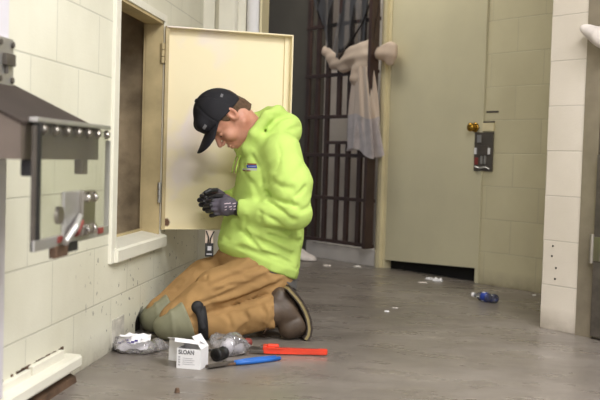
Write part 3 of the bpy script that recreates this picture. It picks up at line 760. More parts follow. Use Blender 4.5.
kpn = knee_pad(KN, .02, 'n'); kpf = knee_pad(KF, -.02, 'f')
def ring(c, rad, wdt, tilt):
    bm = BM(); n = 40; prof = []
    for k in range(n):
        a = 2*math.pi*k/n; y_ = rad*math.cos(a); z_ = rad*math.sin(a); r2 = rad+.005
        p = [(-wdt, y_, z_), (wdt, y_, z_), (wdt, y_*r2/rad, z_*r2/rad), (-wdt, y_*r2/rad, z_*r2/rad)]
        prof.append([bm.verts.new((c[0]+x+tilt*zz, c[1]+yy, max(c[2]+zz, .003+.0006*i))) for i, (x, yy, zz) in enumerate(p)])
    for k in range(n):
        a, b = prof[k], prof[(k+1) % n]
        for i in range(4): bm.faces.new((a[i], a[(i+1) % 4], b[(i+1) % 4], b[i]))
    return bm
st = obj('strap', ring((-.075, .152, .082), .083, .020, .12), M['strap'], kpn, True)
def F_bk(P): return smin(.01, ell(P, (-.056, .212, .140), (.026, .018, .026)), rc(P, (-.06, .222, .12), (-.078, .232, .06), .012, .014))
sdf_obj('buckle', F_bk, (-.12, .18, .03), (-.02, .26, .18), .004, M['strap'], st)
obj('strap', ring((-.05, -.03, .082), .076, .015, .12), M['strap'], kpf, True)

# boots: toes tucked, sole facing back
def boot(dx, dy, name='boot'):
    def F(P):
        f = rc(P, (-.402+dx, .185+dy, .168), (-.468+dx, .195+dy, .062), .040, .047)
        f = smin(.03, f, rc(P, (-.37+dx, .185+dy, .112), (-.42+dx, .187+dy, .110), .054, .050))
        f = smin(.02, f, rc(P, (-.468+dx, .197+dy, .058), (-.440+dx, .200+dy, .046), .047, .044))
        f = smin(.012, f, rc(P, (-.400+dx, .185+dy, .185), (-.392+dx, .185+dy, .165), .030, .038))
        sl = poly(P, [(-.475+dx, .243+dy, .10), (-.44+dx, .240+dy, .085), (-.405+dx, .236+dy, .06)]); f = f+.003*np.exp(-(sl/.006)**2)
        f = smax(.005, f, plane(P, (-.44+dx, 0, .20), (-.91, 0, .41))-0.0)
        return smax(.004, f, plane(P, (0, 0, .003), (0, 0, -1)))
    b = sdf_obj(name, F, (-.56+dx, .11+dy, -.006), (-.29+dx, .28+dy, .24), .005, M['leather'], mn)
    line = [(-.424, .217), (-.448, .192), (-.474, .162), (-.498, .122), (-.512, .085), (-.518, .050), (-.514, .022), (-.502, .004)]
    def band(o0, o1, y0, y1, m, nm):
        bm = BM(); pts = [Vector((x, z)) for x, z in line]; nr = []
        for i in range(len(pts)):
            d = (pts[min(i+1, len(pts)-1)]-pts[max(i-1, 0)]).normalized(); nr.append(Vector((d.y, -d.x)))
        if nr[2].x > 0: nr = [-v_ for v_ in nr]
        rows = []
        for p, q_ in zip(pts, nr):
            a, c = p+q_*o0, p+q_*o1; w2 = (y1-y0)/2
            rows.append([bm.verts.new((k_.x+dx, y_+dy, max(k_.y, .002))) for k_, y_ in ((a, y0), (a, y1), (c, y1), (c, y0))])
        for r0, r1 in zip(rows, rows[1:]):
            for i in range(4): bm.faces.new((r0[i], r0[(i+1) % 4], r1[(i+1) % 4], r1[i]))
        bm.faces.new(rows[0]); bm.faces.new(rows[-1][::-1])
        return obj(nm, bm, m, b)
    band(-.008, .003, .146, .243, M['midsole'], 'midsole'); band(.003, .011, .143, .246, M['outsole'], 'outsole'); band(-.013, -.008, .147, .242, M['outsole'], 'welt')
    bm = BM()
    for k in range(4):
        tube(bm, [(-.372+.012*k+dx, .232+dy, .090-.012*k), (-.37+.012*k+dx, .215+dy, .070-.012*k), (-.368+.012*k+dx, .19+dy, .062-.012*k)], .003, 6)
    obj('laces', bm, M['rust'], b, True)
    return b
boot(0, 0); boot(.03, -.30)

# hoodie
WN, WF = (-.240, .125, .530), (-.220, -.065, .560)
def F_hood0(P):
    o = (1, .80, 1)
    f = rc(P, (-.372, 0, .755), (-.392, 0, .62), .115, .140, o)
    f = smin(.05, f, rc(P, (-.392, 0, .62), (-.368, 0, .44), .140, .158, o)); f = smin(.05, f, rc(P, (-.368, 0, .44), (-.350, 0, .14), .158, .180, o))
    f = smin(.06, f, ell(P, (-.272, .01, .365), (.098, .145, .055)))
    elN, elF = (-.438, .240, .527), (-.375, -.175, .55)
    up = smin(.05, rc(P, (-.395, .150, .772), (-.428, .218, .64), .078, .073), rc(P, (-.428, .218, .64), elN, .073, .066))
    fo = smin(.03, rc(P, elN, (-.355, .198, .510), .070, .056), rc(P, (-.355, .198, .510), WN, .054, .040))
    up2 = rc(P, (-.365, -.130, .772), elF, .082, .064); fo2 = rc(P, elF, WF, .066, .040)
    f = smin(.035, f, up, up2); f = smin(.022, f, smax(.004, fo, plane(P, WN, (.88, -.47, 0))), smax(.004, fo2, plane(P, WF, (.72, .69, 0))))
    return f
def F_collar(P):
    rim = None
    pts = [(-.262, .0, .762), (-.268, .072, .780), (-.290, .104, .840), (-.342, .108, .915), (-.395, .078, .942), (-.42, .0, .946)]
    pts = pts+[(x, -y, z) for x, y, z in pts[-2::-1]]
    rim = None
    for a, b in zip(pts, pts[1:]):
        g = rc(P, a, b, .021, .021); rim = g if rim is None else smin(.015, rim, g)
    bag = smin(.04, ell(P, (-.425, 0, .880), (.085, .125, .062)), rc(P, (-.345, .095, .815), (-.41, .11, .83), .04, .05), rc(P, (-.345, -.095, .815), (-.41, -.11, .83), .04, .05))
    bag = smin(.03, bag, rc(P, (-.44, -.06, .855), (-.44, .06, .855), .065, .065))
    f = smin(.03, rim, bag)
    hol = rc(P, from_head(-.02, 0, -.03), (-.33, 0, .83), .066, .068)
    f = smax(.012, f, -hol)
    return f
HLINES = [([(-.325, .773), (-.342, .85), (-.385, .902), (-.45, .922)], 1.0, .8), ([(-.36, .80), (-.40, .845), (-.46, .87), (-.49, .88)], .9, 1.0), ([(-.35, .92), (-.40, .915), (-.45, .92)], .8, .7)]
SEAM = [([(-.365, .806), (-.375, .760), (-.365, .71), (-.345, .66), (-.335, .61)], .45, .45),
        ([(-.345, .655), (-.375, .63), (-.41, .625)], 1, .9), ([(-.34, .60), (-.385, .565), (-.43, .555)], 1.1, 1.3), ([(-.335, .565), (-.38, .535), (-.42, .50)], .9, 1.0),
        ([(-.30, .525), (-.345, .50), (-.39, .475)], .8, .8), ([(-.46, .63), (-.43, .60), (-.41, .575)], .9, .9), ([(-.50, .57), (-.47, .545), (-.44, .535)], .9, .8), ([(-.45, .71), (-.42, .68), (-.40, .65)], 1.1, .7),
        ([(-.33, .46), (-.40, .455), (-.48, .44)], 1.3, 1.2), ([(-.22, .46), (-.28, .42), (-.36, .385), (-.45, .345)], 1.2, 1.0), ([(-.25, .50), (-.255, .455), (-.27, .41), (-.305, .375)], .8, 1.1), ([(-.19, .405), (-.25, .375), (-.33, .345)], .9, .8),
        ([(-.26, .70), (-.285, .64), (-.30, .56), (-.30, .50)], 1.2, .8), ([(-.29, .75), (-.315, .70), (-.32, .64)], .8, .7), ([(-.45, .42), (-.50, .38), (-.52, .34)], 1.2, .9), ([(-.34, .43), (-.42, .405), (-.50, .40)], .9, .8), ([(-.31, .36), (-.40, .335), (-.48, .29)], .8, .7)]
SEd = [(drop(F_hood0, p), a, b) for p, a, b in SEAM]; SEr = [(drop(F_hood0, [(s+.004, z+.022) for s, z in p]), a, b) for p, a, b in SEAM[1:]]
HLd = [(drop(F_collar, p), a, b) for p, a, b in HLINES]
HEMP, HEMN = (-.17, 0, .346), (.33, 0, -.94)
def F_hoodie(P):
    f = F_hood0(P); f = f+.0045*lumps(P, 22, 6)+.0025*lumps(P, 60, 2)-.007*ridge(P*A_(1, 1, .8), 15, 21)-.004*ridge(P, 30, 33)+.003
    f = carve(f, P, SEd, .012, .0105); f = carve(f, P, SEr, .015, -.006)
    c = carve(F_collar(P)+.003*lumps(P, 40, 9), P, HLd, .010, .012)
    f = smin(.018, f, c)
    d = plane(P, HEMP, HEMN)                                            # gathered hem
    f = f+.30*np.clip(d+.045, 0, 1)+.004*np.exp(-((d+.045)/.006)**2)
    nk = rc(P, from_head(-.02, 0, -.03), (-.34, 0, .80), .062, .066); f = smax(.008, f, -nk)
    return smax(.006, f, d)
hd_ = sdf_obj('hoodie', F_hoodie, (-.60, -.30, .20), (-.12, .36, .99), .0066, M['hoodie'], mn)
# grey shirt showing under the hem at the back
def F_tee(P):
    g = F_hood0(P); f = smax(.003, g+.015, -(g+.024))+.002*lumps(P, 40, 8)
    f = smax(.004, f, plane(P, (-.36, 0, .268), (.62, 0, -1)))
    f = smax(.004, f, plane(P, HEMP, HEMN)*-1-.06); return smax(.004, f, P[:, 0]+.30)
sdf_obj('shirt', F_tee, (-.56, -.25, .16), (-.26, .25, .40), .0055, M['tee'], mn)
# cuffs
def cuff(wr, d_):
    d_ = Vector(d_).normalized(); w = Vector(wr)
    def F(P):
        f = rc(P, w-d_*.045, w+d_*.004, .044, .038); f = f+.0012*np.sin(np.arctan2(P[:, 2]-w.z, P[:, 1]-w.y)*36)
        return smax(.003, smax(.003, f, plane(P, w+d_*.004, d_)), plane(P, w-d_*.03, -d_))
    sdf_obj('cuff', F, w-Vector((.08, .08, .08)), w+Vector((.06, .06, .06)), .004, M['hoodie_rib'], hd_)
cuff(WN, (.84, -.54, 0)); cuff(WF, (.72, .69, 0))
# chest emblem: red bar over blue lettering block, white and red strokes
def emb(s0, s1, z0, z1, m, nm, off=.002):
    patch(nm, hd_, [(s0, 0, z1), (s1, 0, z1), (s1, 0, z0), (s0, 0, z0)], M[m], hd_, n=(6, 4), off=off)
emb(-.264, -.300, .712, .718, 'red_dull', 'emblem_bar'); emb(-.266, -.300, .699, .711, 'label_blue', 'emblem_block')
emb(-.270, -.297, .704, .706, 'ink_grey', 'emblem_stroke', .003); emb(-.258, -.298, .690, .696, 'ink_grey', 'emblem_line')
emb(-.258, -.276, .685, .689, 'red_dull', 'emblem_dash')
# drawcords at the neck
for sg in (1, -1):
    bm = BM(); tube(bm, [(-.262, sg*.03, .765), (-.245, sg*.035, .735), (-.236, sg*.036, .70), (-.232, sg*.036, .675)], .0032); obj('drawcord', bm, M['hoodie_rib'], hd_, True)

# gloves: palm, five separate curled fingers, knit cuff
def glove(mirror, shift):
    my = -1 if mirror else 1; wr0 = Vector((-.240, .125, .530))
    def T(p): return (p[0]+shift[0], (p[1] if not mirror else .07-p[1])+shift[1], p[2]+shift[2])
    W = lambda s, o, z: T((s, o, z))
    fingers = {'index': ((-.156, .094, .566), (-.112, .084, .563), (-.096, .052, .557), (-.112, .028, .552), .0105),
               'middle': ((-.150, .100, .547), (-.102, .090, .543), (-.085, .054, .537), (-.103, .028, .532), .0108),
               'ring': ((-.152, .100, .527), (-.108, .090, .521), (-.093, .056, .514), (-.110, .032, .510), .0103),
               'little': ((-.160, .094, .509), (-.124, .086, .500), (-.111, .060, .493), (-.124, .042, .490), .0092)}
    thumb = (W(-.205, .094, .562), W(-.170, .066, .585), W(-.135, .048, .584), W(-.110, .036, .574))
    def F_back(P):
        f = rc(P, W(-.222, .118, .533), W(-.170, .098, .537), .031, .036)
        f = smin(.012, f, rc(P, W(-.170, .098, .560), W(-.155, .096, .562), .019, .0145)); f = smin(.012, f, rc(P, W(-.175, .098, .515), W(-.160, .095, .511), .020, .013))
        f = smin(.012, f, ell(P, W(-.178, .108, .538), (.036, .020, .040)))
        for k in fingers.values(): f = smin(.008, f, rc(P, W(*k[0]), W(*k[1]), k[4]*1.25, k[4]*1.08))
        return smin(.012, f, rc(P, thumb[0], thumb[1], .018, .0135))
    c = T((-.17, .085, .535))
    b = sdf_obj('glove', F_back, (c[0]-.11, c[1]-.085, c[2]-.085), (c[0]+.09, c[1]+.085, c[2]+.085), .0034, M['glove'], mn)
    for nm, k in fingers.items():
        p = [W(*x) for x in k[:4]]; r_ = k[4]
        def F(P): return smin(.004, rc(P, tuple(np.array(p[0])*.35+np.array(p[1])*.65), p[1], r_*1.10, r_*1.10), rc(P, p[1], p[2], r_*1.10, r_), rc(P, p[2], p[3], r_, r_*.86))
        lo = [min(x[i] for x in p)-.02 for i in range(3)]; hi = [max(x[i] for x in p)+.02 for i in range(3)]
        sdf_obj('finger', F, lo, hi, .003, M['glove_palm'], b)
    def F(P): return smin(.004, rc(P, thumb[1], thumb[2], .0135, .0125), rc(P, thumb[2], thumb[3], .0122, .0102))
    lo = [min(x[i] for x in thumb)-.02 for i in range(3)]; hi = [max(x[i] for x in thumb)+.02 for i in range(3)]
    sdf_obj('thumb', F, lo, hi, .003, M['glove_palm'], b)
    w = Vector(W(-.240, .128, .530)); d_ = Vector((.84, -.54*my, 0)).normalized()
    def F(P):
        f = rc(P, w-d_*.03, w+d_*.028, .0335, .0325); f = f+.0011*np.sin(np.arctan2(P[:, 2]-w.z, (P[:, 1]-w.y)*.84+(P[:, 0]-w.x)*.54*my)*30)
        return smax(.003, smax(.003, f, plane(P, w+d_*.030, d_)), plane(P, w-d_*.022, -d_))
    sdf_obj('wrist_band', F, w-Vector((.07, .07, .06)), w+Vector((.07, .07, .06)), .0036, M['glove_palm'], b)
    for q in [b]+list(b.children):
        for v_ in q.data.vertices: v_.co = w+(v_.co-w)*.87
    return b, W
gl, _ = glove(False, (0, 0, 0)); glove(True, (.012, -.035, .020))
rg = random.Random(5)
for k in range(9):                                                      # pale print on the back of the glove
    s0 = -.216+.018*(k % 3)+rg.uniform(-.003, .003); z0 = .549-.012*(k//3)+rg.uniform(-.002, .002); l_ = rg.uniform(.008, .013)
    patch('print_mark', gl, [(s0, 0, z0+.006), (s0+l_, 0, z0+.003), (s0+l_, 0, z0), (s0, 0, z0+.002)], M['glove_print'], gl, n=(3, 2), off=.0012)

# identity badge hanging at the waist
bd = empty('badge', '', '', (0, 0, 0)); bd.parent = mn; del bd['label']; del bd['category']
bm = BM(); box(bm, -.143, -.108, .055, .0575, .326, .382, bev=.002); obj('badge_card', bm, M['black'], bd)['label'] = 'dark badge card'
bm = BM(); box(bm, -.134, -.118, .0575, .0585, .352, .370); box(bm, -.137, -.114, .0575, .0585, .334, .339); obj('badge_print', bm, M['ink_grey'], bd)
bm = BM(); tube(bm, [(-.120, .056, .380), (-.122, .056, .405), (-.112, .054, .432)], .0028); tube(bm, [(-.128, .056, .380), (-.130, .056, .402), (-.145, .054, .432)], .0028); obj('badge_strap', bm, M['black'], bd, True)
bm = BM(); box(bm, -.142, -.108, .0505, .0525, .378, .435, bev=.001); obj('badge_sleeve', bm, M['film_milky'], bd)['label'] = 'clear badge sleeve'

# ------------------------------------------------------------------ things on the floor
# white carton with its lid up
ct = empty('carton', 'small open white carton with black lettering on the floor by the knees', 'box', (.302, 3.300, 0), R(-7))
bw, bd2, bh, tk = .088, .082, .070, .0016
bm = BM()
box(bm, 0, bw, 0, tk, 0, bh); box(bm, 0, bw, bd2-tk, bd2, 0, bh); box(bm, 0, tk, tk, bd2-tk, 0, bh); box(bm, bw-tk, bw, tk, bd2-tk, 0, bh); box(bm, tk, bw-tk, tk, bd2-tk, 0, tk)
obj('carton_body', bm, M['white'], ct)
def sheet(bm, pts, th=.0016):
    p = [Vector(x) for x in pts]; n = (p[1]-p[0]).cross(p[2]-p[0]).normalized()*th
    a = [bm.verts.new(x) for x in p]; b = [bm.verts.new(x+n) for x in p]; bm.faces.new(a); bm.faces.new(b[::-1]); k = len(p)
    for i in range(k): bm.faces.new((a[i], b[i], b[(i+1) % k], a[(i+1) % k]))
bm = BM(); sheet(bm, [(.0, .082, .070), (.084, .082, .070), (.080, .012, .100), (-.012, .012, .104)]); sheet(bm, [(-.012, .012, .104), (.080, .012, .100), (.080, .002, .088), (-.010, .002, .092)]); obj('lid_flap', bm, M['white'], ct)
bm = BM(); sheet(bm, [(bw, .002, .070), (bw, .080, .070), (.058, .078, .112), (.050, .010, .112)]); obj('side_flap', bm, M['white'], ct)
bm = BM(); sheet(bm, [(0, .080, .004), (0, .080, .074), (-.068, .108, .080), (-.070, .108, .002)]); sheet(bm, [(-.068, .108, .080), (0, .080, .074), (-.012, .012, .104), (-.058, .06, .094)]); obj('end_flap', bm, M['white'], ct)
cu = bpy.data.curves.new('lettering', 'FONT'); cu.body = 'SLOAN'; cu.size = .0205; cu.extrude = .0003; cu.offset = .0005
to = bpy.data.objects.new('t', cu); COL.objects.link(to); bpy.context.view_layer.update()
tm = bpy.data.meshes.new_from_object(to.evaluated_get(bpy.context.evaluated_depsgraph_get())); bpy.data.objects.remove(to)
tx = 1.22*max(v_.co.x for v_ in tm.vertices)
for v_ in tm.vertices: v_.co = Vector((.006+v_.co.x*.070/tx, -.0004-v_.co.z, .051+v_.co.y))
tm.materials.append(M['ink']); lt = bpy.data.objects.new('lettering', tm); COL.objects.link(lt); lt.parent = ct; tm.materials.clear(); tm.materials.append(mat('grey black print', (84, 82, 86), .6, var=0)); lt['label'] = 'black SLOAN lettering'
bm = BM(); rg = random.Random(3)
for z_ in (.040, .031, .022, .013): box(bm, .006, .013, -.0006, .0, z_-.003, z_+.003)
for k in range(4):
    z_ = .037-.007*k; box(bm, .022, .022+rg.uniform(.03, .055), -.0006, .0, z_-.001, z_+.001)
obj('small_print', bm, M['ink_grey'], ct)['label'] = 'pale grey small print'

# crumpled clear bags
def bag(name, label, c, rot, size, seed, h, m='film', group=None, cutx=-1):
    r = empty(name, label, 'plastic bag', c, rot, group)
    def F(P):
        q = P/A_(*size); f = (np.linalg.norm(q, axis=1)-1)*min(size)*.85
        w = lumps(P, 38, seed, 5); f = f+.016*np.abs(w)*2-.010+.006*np.abs(lumps(P, 95, seed+1, 6))*2
        return smax(.004, smax(.004, f, cutx-P[:, 0]), -(P[:, 2]+size[2]*.62))
    o = sdf_obj('clear_film', F, [-s*1.25 for s in size], [s*1.25 for s in size], h, M[m], r)
    for p in o.data.polygons: p.use_smooth = False
    lo = min(v_.co.z for v_ in o.data.vertices); o.location.z = -lo+.001
    return r, -lo
b1, zo = bag('parts_bag', 'crumpled clear bag with white printed card by the left wall', (.066, 3.56, 0), R(3), (.125, .082, .030), 11, .009, cutx=-.060)
bm = BM(); N = 14
def crumple(bm, cx, cy, cz, w, d, tilt, seed, amp=.006, n=14):
    g = [[bm.verts.new((cx+w*(i/n-.5), cy+d*(j/n-.5), cz+tilt*(j/n-.5)+amp*noise.noise(Vector((i*.35+seed, j*.35, seed))))) for i in range(n+1)] for j in range(n+1)]
    for j in range(n):
        for i in range(n): bm.faces.new((g[j][i], g[j][i+1], g[j+1][i+1], g[j+1][i]))
    return g
crumple(bm, .01, -.014, .036, .12, .09, .045, 3.3, .016); obj('printed_card', bm, M['white'], b1, True)['label'] = 'white printed card'
bm = BM(); rg = random.Random(8)
for k in range(7):
    x_ = -.045+.012*k; y_ = -.035+.008*(k % 3); box(bm, x_, x_+.012, y_, y_+.006, .040+.5*(y_+.014), .046+.5*(y_+.014))
obj('card_print', bm, M['purple'], b1)
b2, zo = bag('fittings_bag', 'crumpled clear bag of white parts between the carton and red wrench', (.436, 3.565, 0), R(-10), (.076, .055, .052), 23, .008)
bm = BM(); lathe(bm, [(.0, 0), (.024, 0), (.026, .006), (.026, .03), (.018, .036), (.018, .05), (0, .05)], mtx=Matrix.Translation((-.015, 0, .012)) @ Matrix.Rotation(R(30), 4, 'Y')); obj('white_fitting', bm, M['white'], b2, True)
bm = BM(); lathe(bm, [(.0, 0), (.018, 0), (.018, .03), (0, .03)], mtx=Matrix.Translation((.028, .01, .02)) @ Matrix.Rotation(R(70), 4, 'Y')); obj('white_fitting', bm, M['white'], b2, True)

# dark pipe fitting on its side
pf = empty('pipe_fitting', 'dark round hollow pipe fitting lying beside the white carton', 'pipe fitting', (.420, 3.452, .0245), R(-22)); pf.scale = (.8, .8, .8)
RX = Matrix.Rotation(R(90), 4, 'X')
bm = BM(); lathe(bm, [(.020, .022), (.0295, .022), (.030, .018), (.030, .006), (.026, .002), (.026, -.03), (.030, -.034), (.030, -.046), (.022, -.046), (.020, .022)], mtx=RX); obj('fitting_body', bm, M['black'], pf, True)
bm = BM(); lathe(bm, [(.0195, .012), (.012, .014), (.008, .02), (0, .02)], mtx=RX); obj('fitting_core', bm, mat('dark green rubber', (44, 70, 52), .5), pf, True)

# red pipe wrench
pw = empty('pipe_wrench', 'red handled pipe wrench lying on the floor behind the blue pliers', 'wrench', (.500, 3.612, 0), math.atan2(.030, .302))
bm = BM(); prism(bm, [(.085, -.011), (.20, -.009), (.29, -.010), (.302, -.008), (.306, .0), (.302, .008), (.29, .010), (.20, .009), (.085, .011), (.06, .016), (.06, -.016)], 'z', .004, .026)
bmesh.ops.bevel(bm, geom=bm.edges[:], offset=.003, segments=2, affect='EDGES'); obj('handle', bm, M['red'], pw)
bm = BM(); prism(bm, [(.105, -.005), (.27, -.0045), (.27, .0045), (.105, .005)], 'z', .0255, .0265); obj('handle_web', bm, M['red_dull'], pw)
bm = BM(); box(bm, .075, .12, .008, .030, .006, .036, bev=.005); box(bm, .060, .075, -.012, .03, .006, .034, bev=.004); obj('housing', bm, M['red'], pw)
bm = BM(); prism(bm, [(.065, -.016), (.065, .012), (.050, .012), (.040, -.002), (.012, -.004), (.010, -.014)], 'z', .004, .017)
bmesh.ops.bevel(bm, geom=bm.edges[:], offset=.002, segments=1, affect='EDGES'); obj('heel_jaw', bm, M['iron'], pw)
bm = BM(); prism(bm, [(.115, .014), (.115, .026), (.03, .030), (-.012, .034), (-.020, .022), (-.016, .004), (-.008, .006), (-.006, .020), (.03, .018)], 'z', .011, .023)
bmesh.ops.bevel(bm, geom=bm.edges[:], offset=.002, segments=1, affect='EDGES'); obj('hook_jaw', bm, M['iron'], pw)
bm = BM(); cyl(bm, (.050, .022, .018), (.066, .022, .018), .013, n=20); obj('adjusting_nut', bm, M['iron'], pw)

# blue gripped tongue and groove pliers
pp = empty('pliers', 'blue gripped slip joint pliers lying in front of the carton', 'pliers', (.404, 3.312, 0), math.atan2(.205, .228))
bm = BM(); tube(bm, [(.115, .007, .0095), (.17, .013, .0095), (.24, .014, .0095), (.302, .012, .0095)], [.007, .0085, .0085, .0075], 12); obj('grip', bm, M['blue'], pp, True)
bm = BM(); tube(bm, [(.118, -.006, .0095), (.17, -.012, .0095), (.24, -.012, .0095), (.308, -.009, .0095)], [.007, .0085, .0085, .0075], 12); obj('grip', bm, M['blue'], pp, True)
bm = BM(); prism(bm, [(.12, .012), (.12, .003), (.08, -.012), (.05, -.016), (.0, -.022), (-.006, -.012), (.012, -.004), (.05, .0), (.085, .008)], 'z', .007, .017); bmesh.ops.bevel(bm, geom=bm.edges[:], offset=.0015, segments=1, affect='EDGES'); obj('jaw', bm, M['iron'], pp)
bm = BM(); prism(bm, [(.12, -.010), (.12, -.002), (.085, .014), (.05, .016), (.006, .010), (-.002, .002), (.014, .0), (.05, .004), (.075, -.006)], 'z', .003, .012); bmesh.ops.bevel(bm, geom=bm.edges[:], offset=.0015, segments=1, affect='EDGES'); obj('jaw', bm, M['rust'], pp)
bm = BM(); cyl(bm, (.078, .0, .003), (.078, .0, .020), .009, n=16); obj('pivot', bm, M['iron'], pp)

# short tool with black and red grip behind the bag
sdv = empty('hand_tool', 'short black and red gripped tool lying behind the clear fittings bag', 'hand tool', (.432, 3.655, .0135), math.atan2(.045, .062))
bm = BM(); tube(bm, [(-.02, 0, 0), (.0, 0, 0), (.03, 0, .004), (.05, 0, .008)], [.010, .013, .0135, .013], 14); obj('grip', bm, M['black'], sdv, True)
bm = BM(); tube(bm, [(.046, 0, .008), (.056, 0, .010), (.076, 0, .013), (.084, 0, .014)], [.0140, .0185, .018, .012], 14); obj('end_cap', bm, M['red_dull'], sdv, True)
bm = BM(); tube(bm, [(-.10, 0, -.008), (-.02, 0, -.002)], [.0045, .005], 10); obj('shaft', bm, M['iron'], sdv, True)

# empty water bottle
bt = empty('water_bottle', 'empty clear water bottle with blue label lying on the floor', 'bottle', (1.523, 5.312, .0265), math.atan2(-.151, .122)); bt.scale = (.92, .83, .83)
RY = Matrix.Rotation(R(90), 4, 'Y'); prof = [(.0, -.092), (.011, -.092), (.011, -.070), (.020, -.058), (.031, -.034), (.0305, -.030), (.0285, -.026), (.031, -.02), (.031, .03), (.029, .036), (.031, .042), (.029, .05), (.031, .056), (.0305, .084), (.026, .092), (.0, .09)]
bm = BM(); lathe(bm, prof, 28, mtx=RY); obj('bottle_body', bm, M['water'], bt, True)
bm = BM(); lathe(bm, [(.0, -.108), (.0145, -.107), (.0150, -.105), (.0150, -.089), (.0, -.089)], 24, mtx=RY); obj('bottle_cap', bm, M['white'], bt, True)['label'] = 'white cap'
bm = BM(); lathe(bm, [(.0316, -.014), (.0318, -.012), (.0318, .022), (.0316, .024)], 28, mtx=RY); bm.faces.ensure_lookup_table(); obj('bottle_label', bm, M['label_blue'], bt, True)['label'] = 'blue label'
for k in range(3):
    bm = BM(); box(bm, -.012+.004*(k % 2), .010, -.004, .004, .0312, .0325, mtx=Matrix.Rotation(R(120*k+20), 4, 'X')); obj('label_print', bm, M['white'], bt)

# cloth by the gate
cl = empty('crumpled_cloth', 'off white crumpled cloth on the floor at the foot of the gate', 'cloth', (.345, 7.08, 0), R(-35))
def F_cl(P):
    f = smin(.03, ell(P, (-.02, 0, .02), (.085, .07, .055)), ell(P, (.05, .0, .01), (.07, .06, .035)), ell(P, (-.06, .01, .02), (.05, .05, .075)))
    f = f+.014*np.abs(lumps(P, 40, 7, 5))+.006*lumps(P, 80, 4)
    return smax(.004, f, -P[:, 2]+.002)
sdf_obj('cloth_folds', F_cl, (-.15, -.12, -.01), (.16, .12, .14), .007, M['rag'], cl)

# scraps
def scrap(name, label, x, y, w, d, h, seed, m, cat, group=None):
    bm = BM(); rg = random.Random(seed); n = 9; top = []
    ringb = [bm.verts.new((x+w/2*math.cos(2*math.pi*k/n)*rg.uniform(.6, 1.1), y+d/2*math.sin(2*math.pi*k/n)*rg.uniform(.6, 1.1), .0008)) for k in range(n)]
    ringt = [bm.verts.new((v_.co.x+(x-v_.co.x)*.35, v_.co.y+(y-v_.co.y)*.35, h*rg.uniform(.6, 1.2))) for v_ in ringb]
    bm.faces.new(ringb[::-1]); bm.faces.new(ringt)
    for k in range(n): bm.faces.new((ringb[k], ringb[(k+1) % n], ringt[(k+1) % n], ringt[k]))
    return tag(obj(name, bm, m, None), label, cat, group)
G_ = 'white paper scraps by the far door'
scrap('paper_scrap', 'largest white paper scrap on the floor below the far door', 1.300, 6.150, .085, .06, .022, 1, M['white'], 'scrap', G_)
scrap('paper_scrap', 'white scrap just left of the largest scrap by the far door', 1.245, 6.23, .06, .05, .014, 2, M['white'], 'scrap', G_)
scrap('paper_scrap', 'thin flat pale scrap leftmost of those by the far door', 1.205, 6.03, .07, .04, .006, 3, M['rag'], 'scrap', G_)
scrap('paper_chip', 'white paper chip lying alone on the middle of the floor', 1.005, 4.80, .032, .024, .006, 4, M['white'], 'scrap')
scrap('paper_chip', 'faint pale chip just behind the white chip on the middle floor', 1.045, 4.93, .035, .03, .004, 5, M['rag'], 'scrap')
scrap('paint_flake', 'pale flake on the floor below the middle of the gate', .545, 6.75, .075, .05, .008, 6, M['rag'], 'flake')
scrap('paint_flake', 'pale flake on the floor near the right end of the gate', .755, 6.78, .085, .06, .010, 7, M['cell_grey'], 'flake')
scrap('pebble', 'small brown pebble alone on the floor at the front', .388, 2.955, .024, .018, .013, 8, M['rust'], 'pebble')
scrap('paint_flake', 'white flake on the floor left of the pier', 1.83, 5.66, .03, .03, .006, 9, M['white'], 'flake')

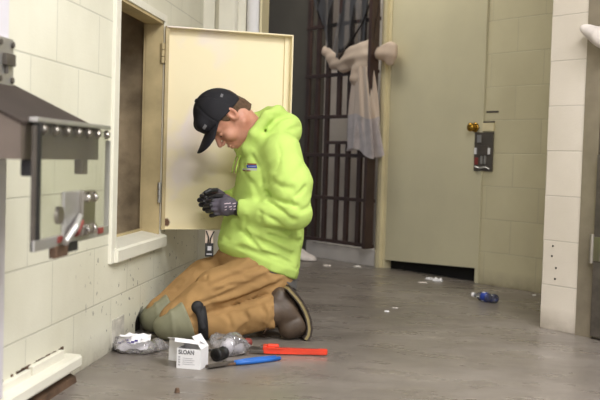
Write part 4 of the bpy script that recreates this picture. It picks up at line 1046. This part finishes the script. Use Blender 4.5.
# ------------------------------------------------------------------ lamps, world, camera
def lamp_fixture(x, y, rot, power, label, sx=1.25, sy=.55, col=(.985, .99, 1.0)):
    r = empty('ceiling_light', label, 'light', (x, y, 2.895), rot, 'ceiling lamps')
    bm = BM(); box(bm, -sx/2-.02, sx/2+.02, -sy/2-.02, sy/2+.02, -.07, .0, bev=.004); obj('fixture_housing', bm, M['white'], r)
    bm = BM(); box(bm, -sx/2, sx/2, -sy/2, sy/2, -.078, -.070); obj('diffuser', bm, M['diffuser'], r)
    L = bpy.data.lights.new('lamp_glow', 'AREA'); L.shape = 'RECTANGLE'; L.size = sx; L.size_y = sy; L.energy = power; L.color = col
    o = bpy.data.objects.new('lamp_glow', L); COL.objects.link(o); o.parent = r; o.location = (0, 0, -.085); return o
lamp_fixture(1.75, 2.5, 0, 58, 'ceiling light over the space in front of the man')
lamp_fixture(1.6, -.9, 0, 165, 'ceiling light behind the viewer')
lamp_fixture(2.9, 1.6, R(90), 45, 'ceiling light over the right side of the room')
lamp_fixture(.35, 6.35, BROT, 10, 'ceiling light near the barred gate', col=(1, .95, .80))
lamp_fixture(.897, 7.385, BROT, 4, 'ceiling light inside the barred cell', sx=.6, sy=.2)  # made-up lamp, added to brighten the cell behind the bars
w = bpy.data.worlds.new('World'); SC.world = w; w.use_nodes = True
w.node_tree.nodes['Background'].inputs[0].default_value = (.9, .92, 1, 1); w.node_tree.nodes['Background'].inputs[1].default_value = .2

p_, r_, y_ = -.0421672, .0300495, .1081249
fw = Vector((0, math.cos(p_), math.sin(p_))); u0 = Vector((0, -math.sin(p_), math.cos(p_))); x0 = Vector((1, 0, 0))
rt = math.cos(r_)*x0+math.sin(r_)*u0; up = -math.sin(r_)*x0+math.cos(r_)*u0
RZ = Matrix.Rotation(y_, 3, 'Z')
m4 = Matrix((RZ @ rt, RZ @ up, -(RZ @ fw))).transposed().to_4x4(); m4.translation = (1.0765, 0, .742057)
cam = bpy.data.cameras.new('camera'); cam.sensor_width = 36; cam.lens = 971.03/600*36; cam.clip_start = .05
co = bpy.data.objects.new('camera', cam); COL.objects.link(co); co.matrix_world = m4; SC.camera = co
cam.dof.use_dof = True; cam.dof.focus_distance = 3.95; cam.dof.aperture_fstop = 4.0
SC.view_settings.view_transform = 'Standard'; SC.view_settings.look = 'None'; SC.view_settings.exposure = 0.08; SC.view_settings.gamma = 1.0; SC.view_settings.use_curve_mapping = False
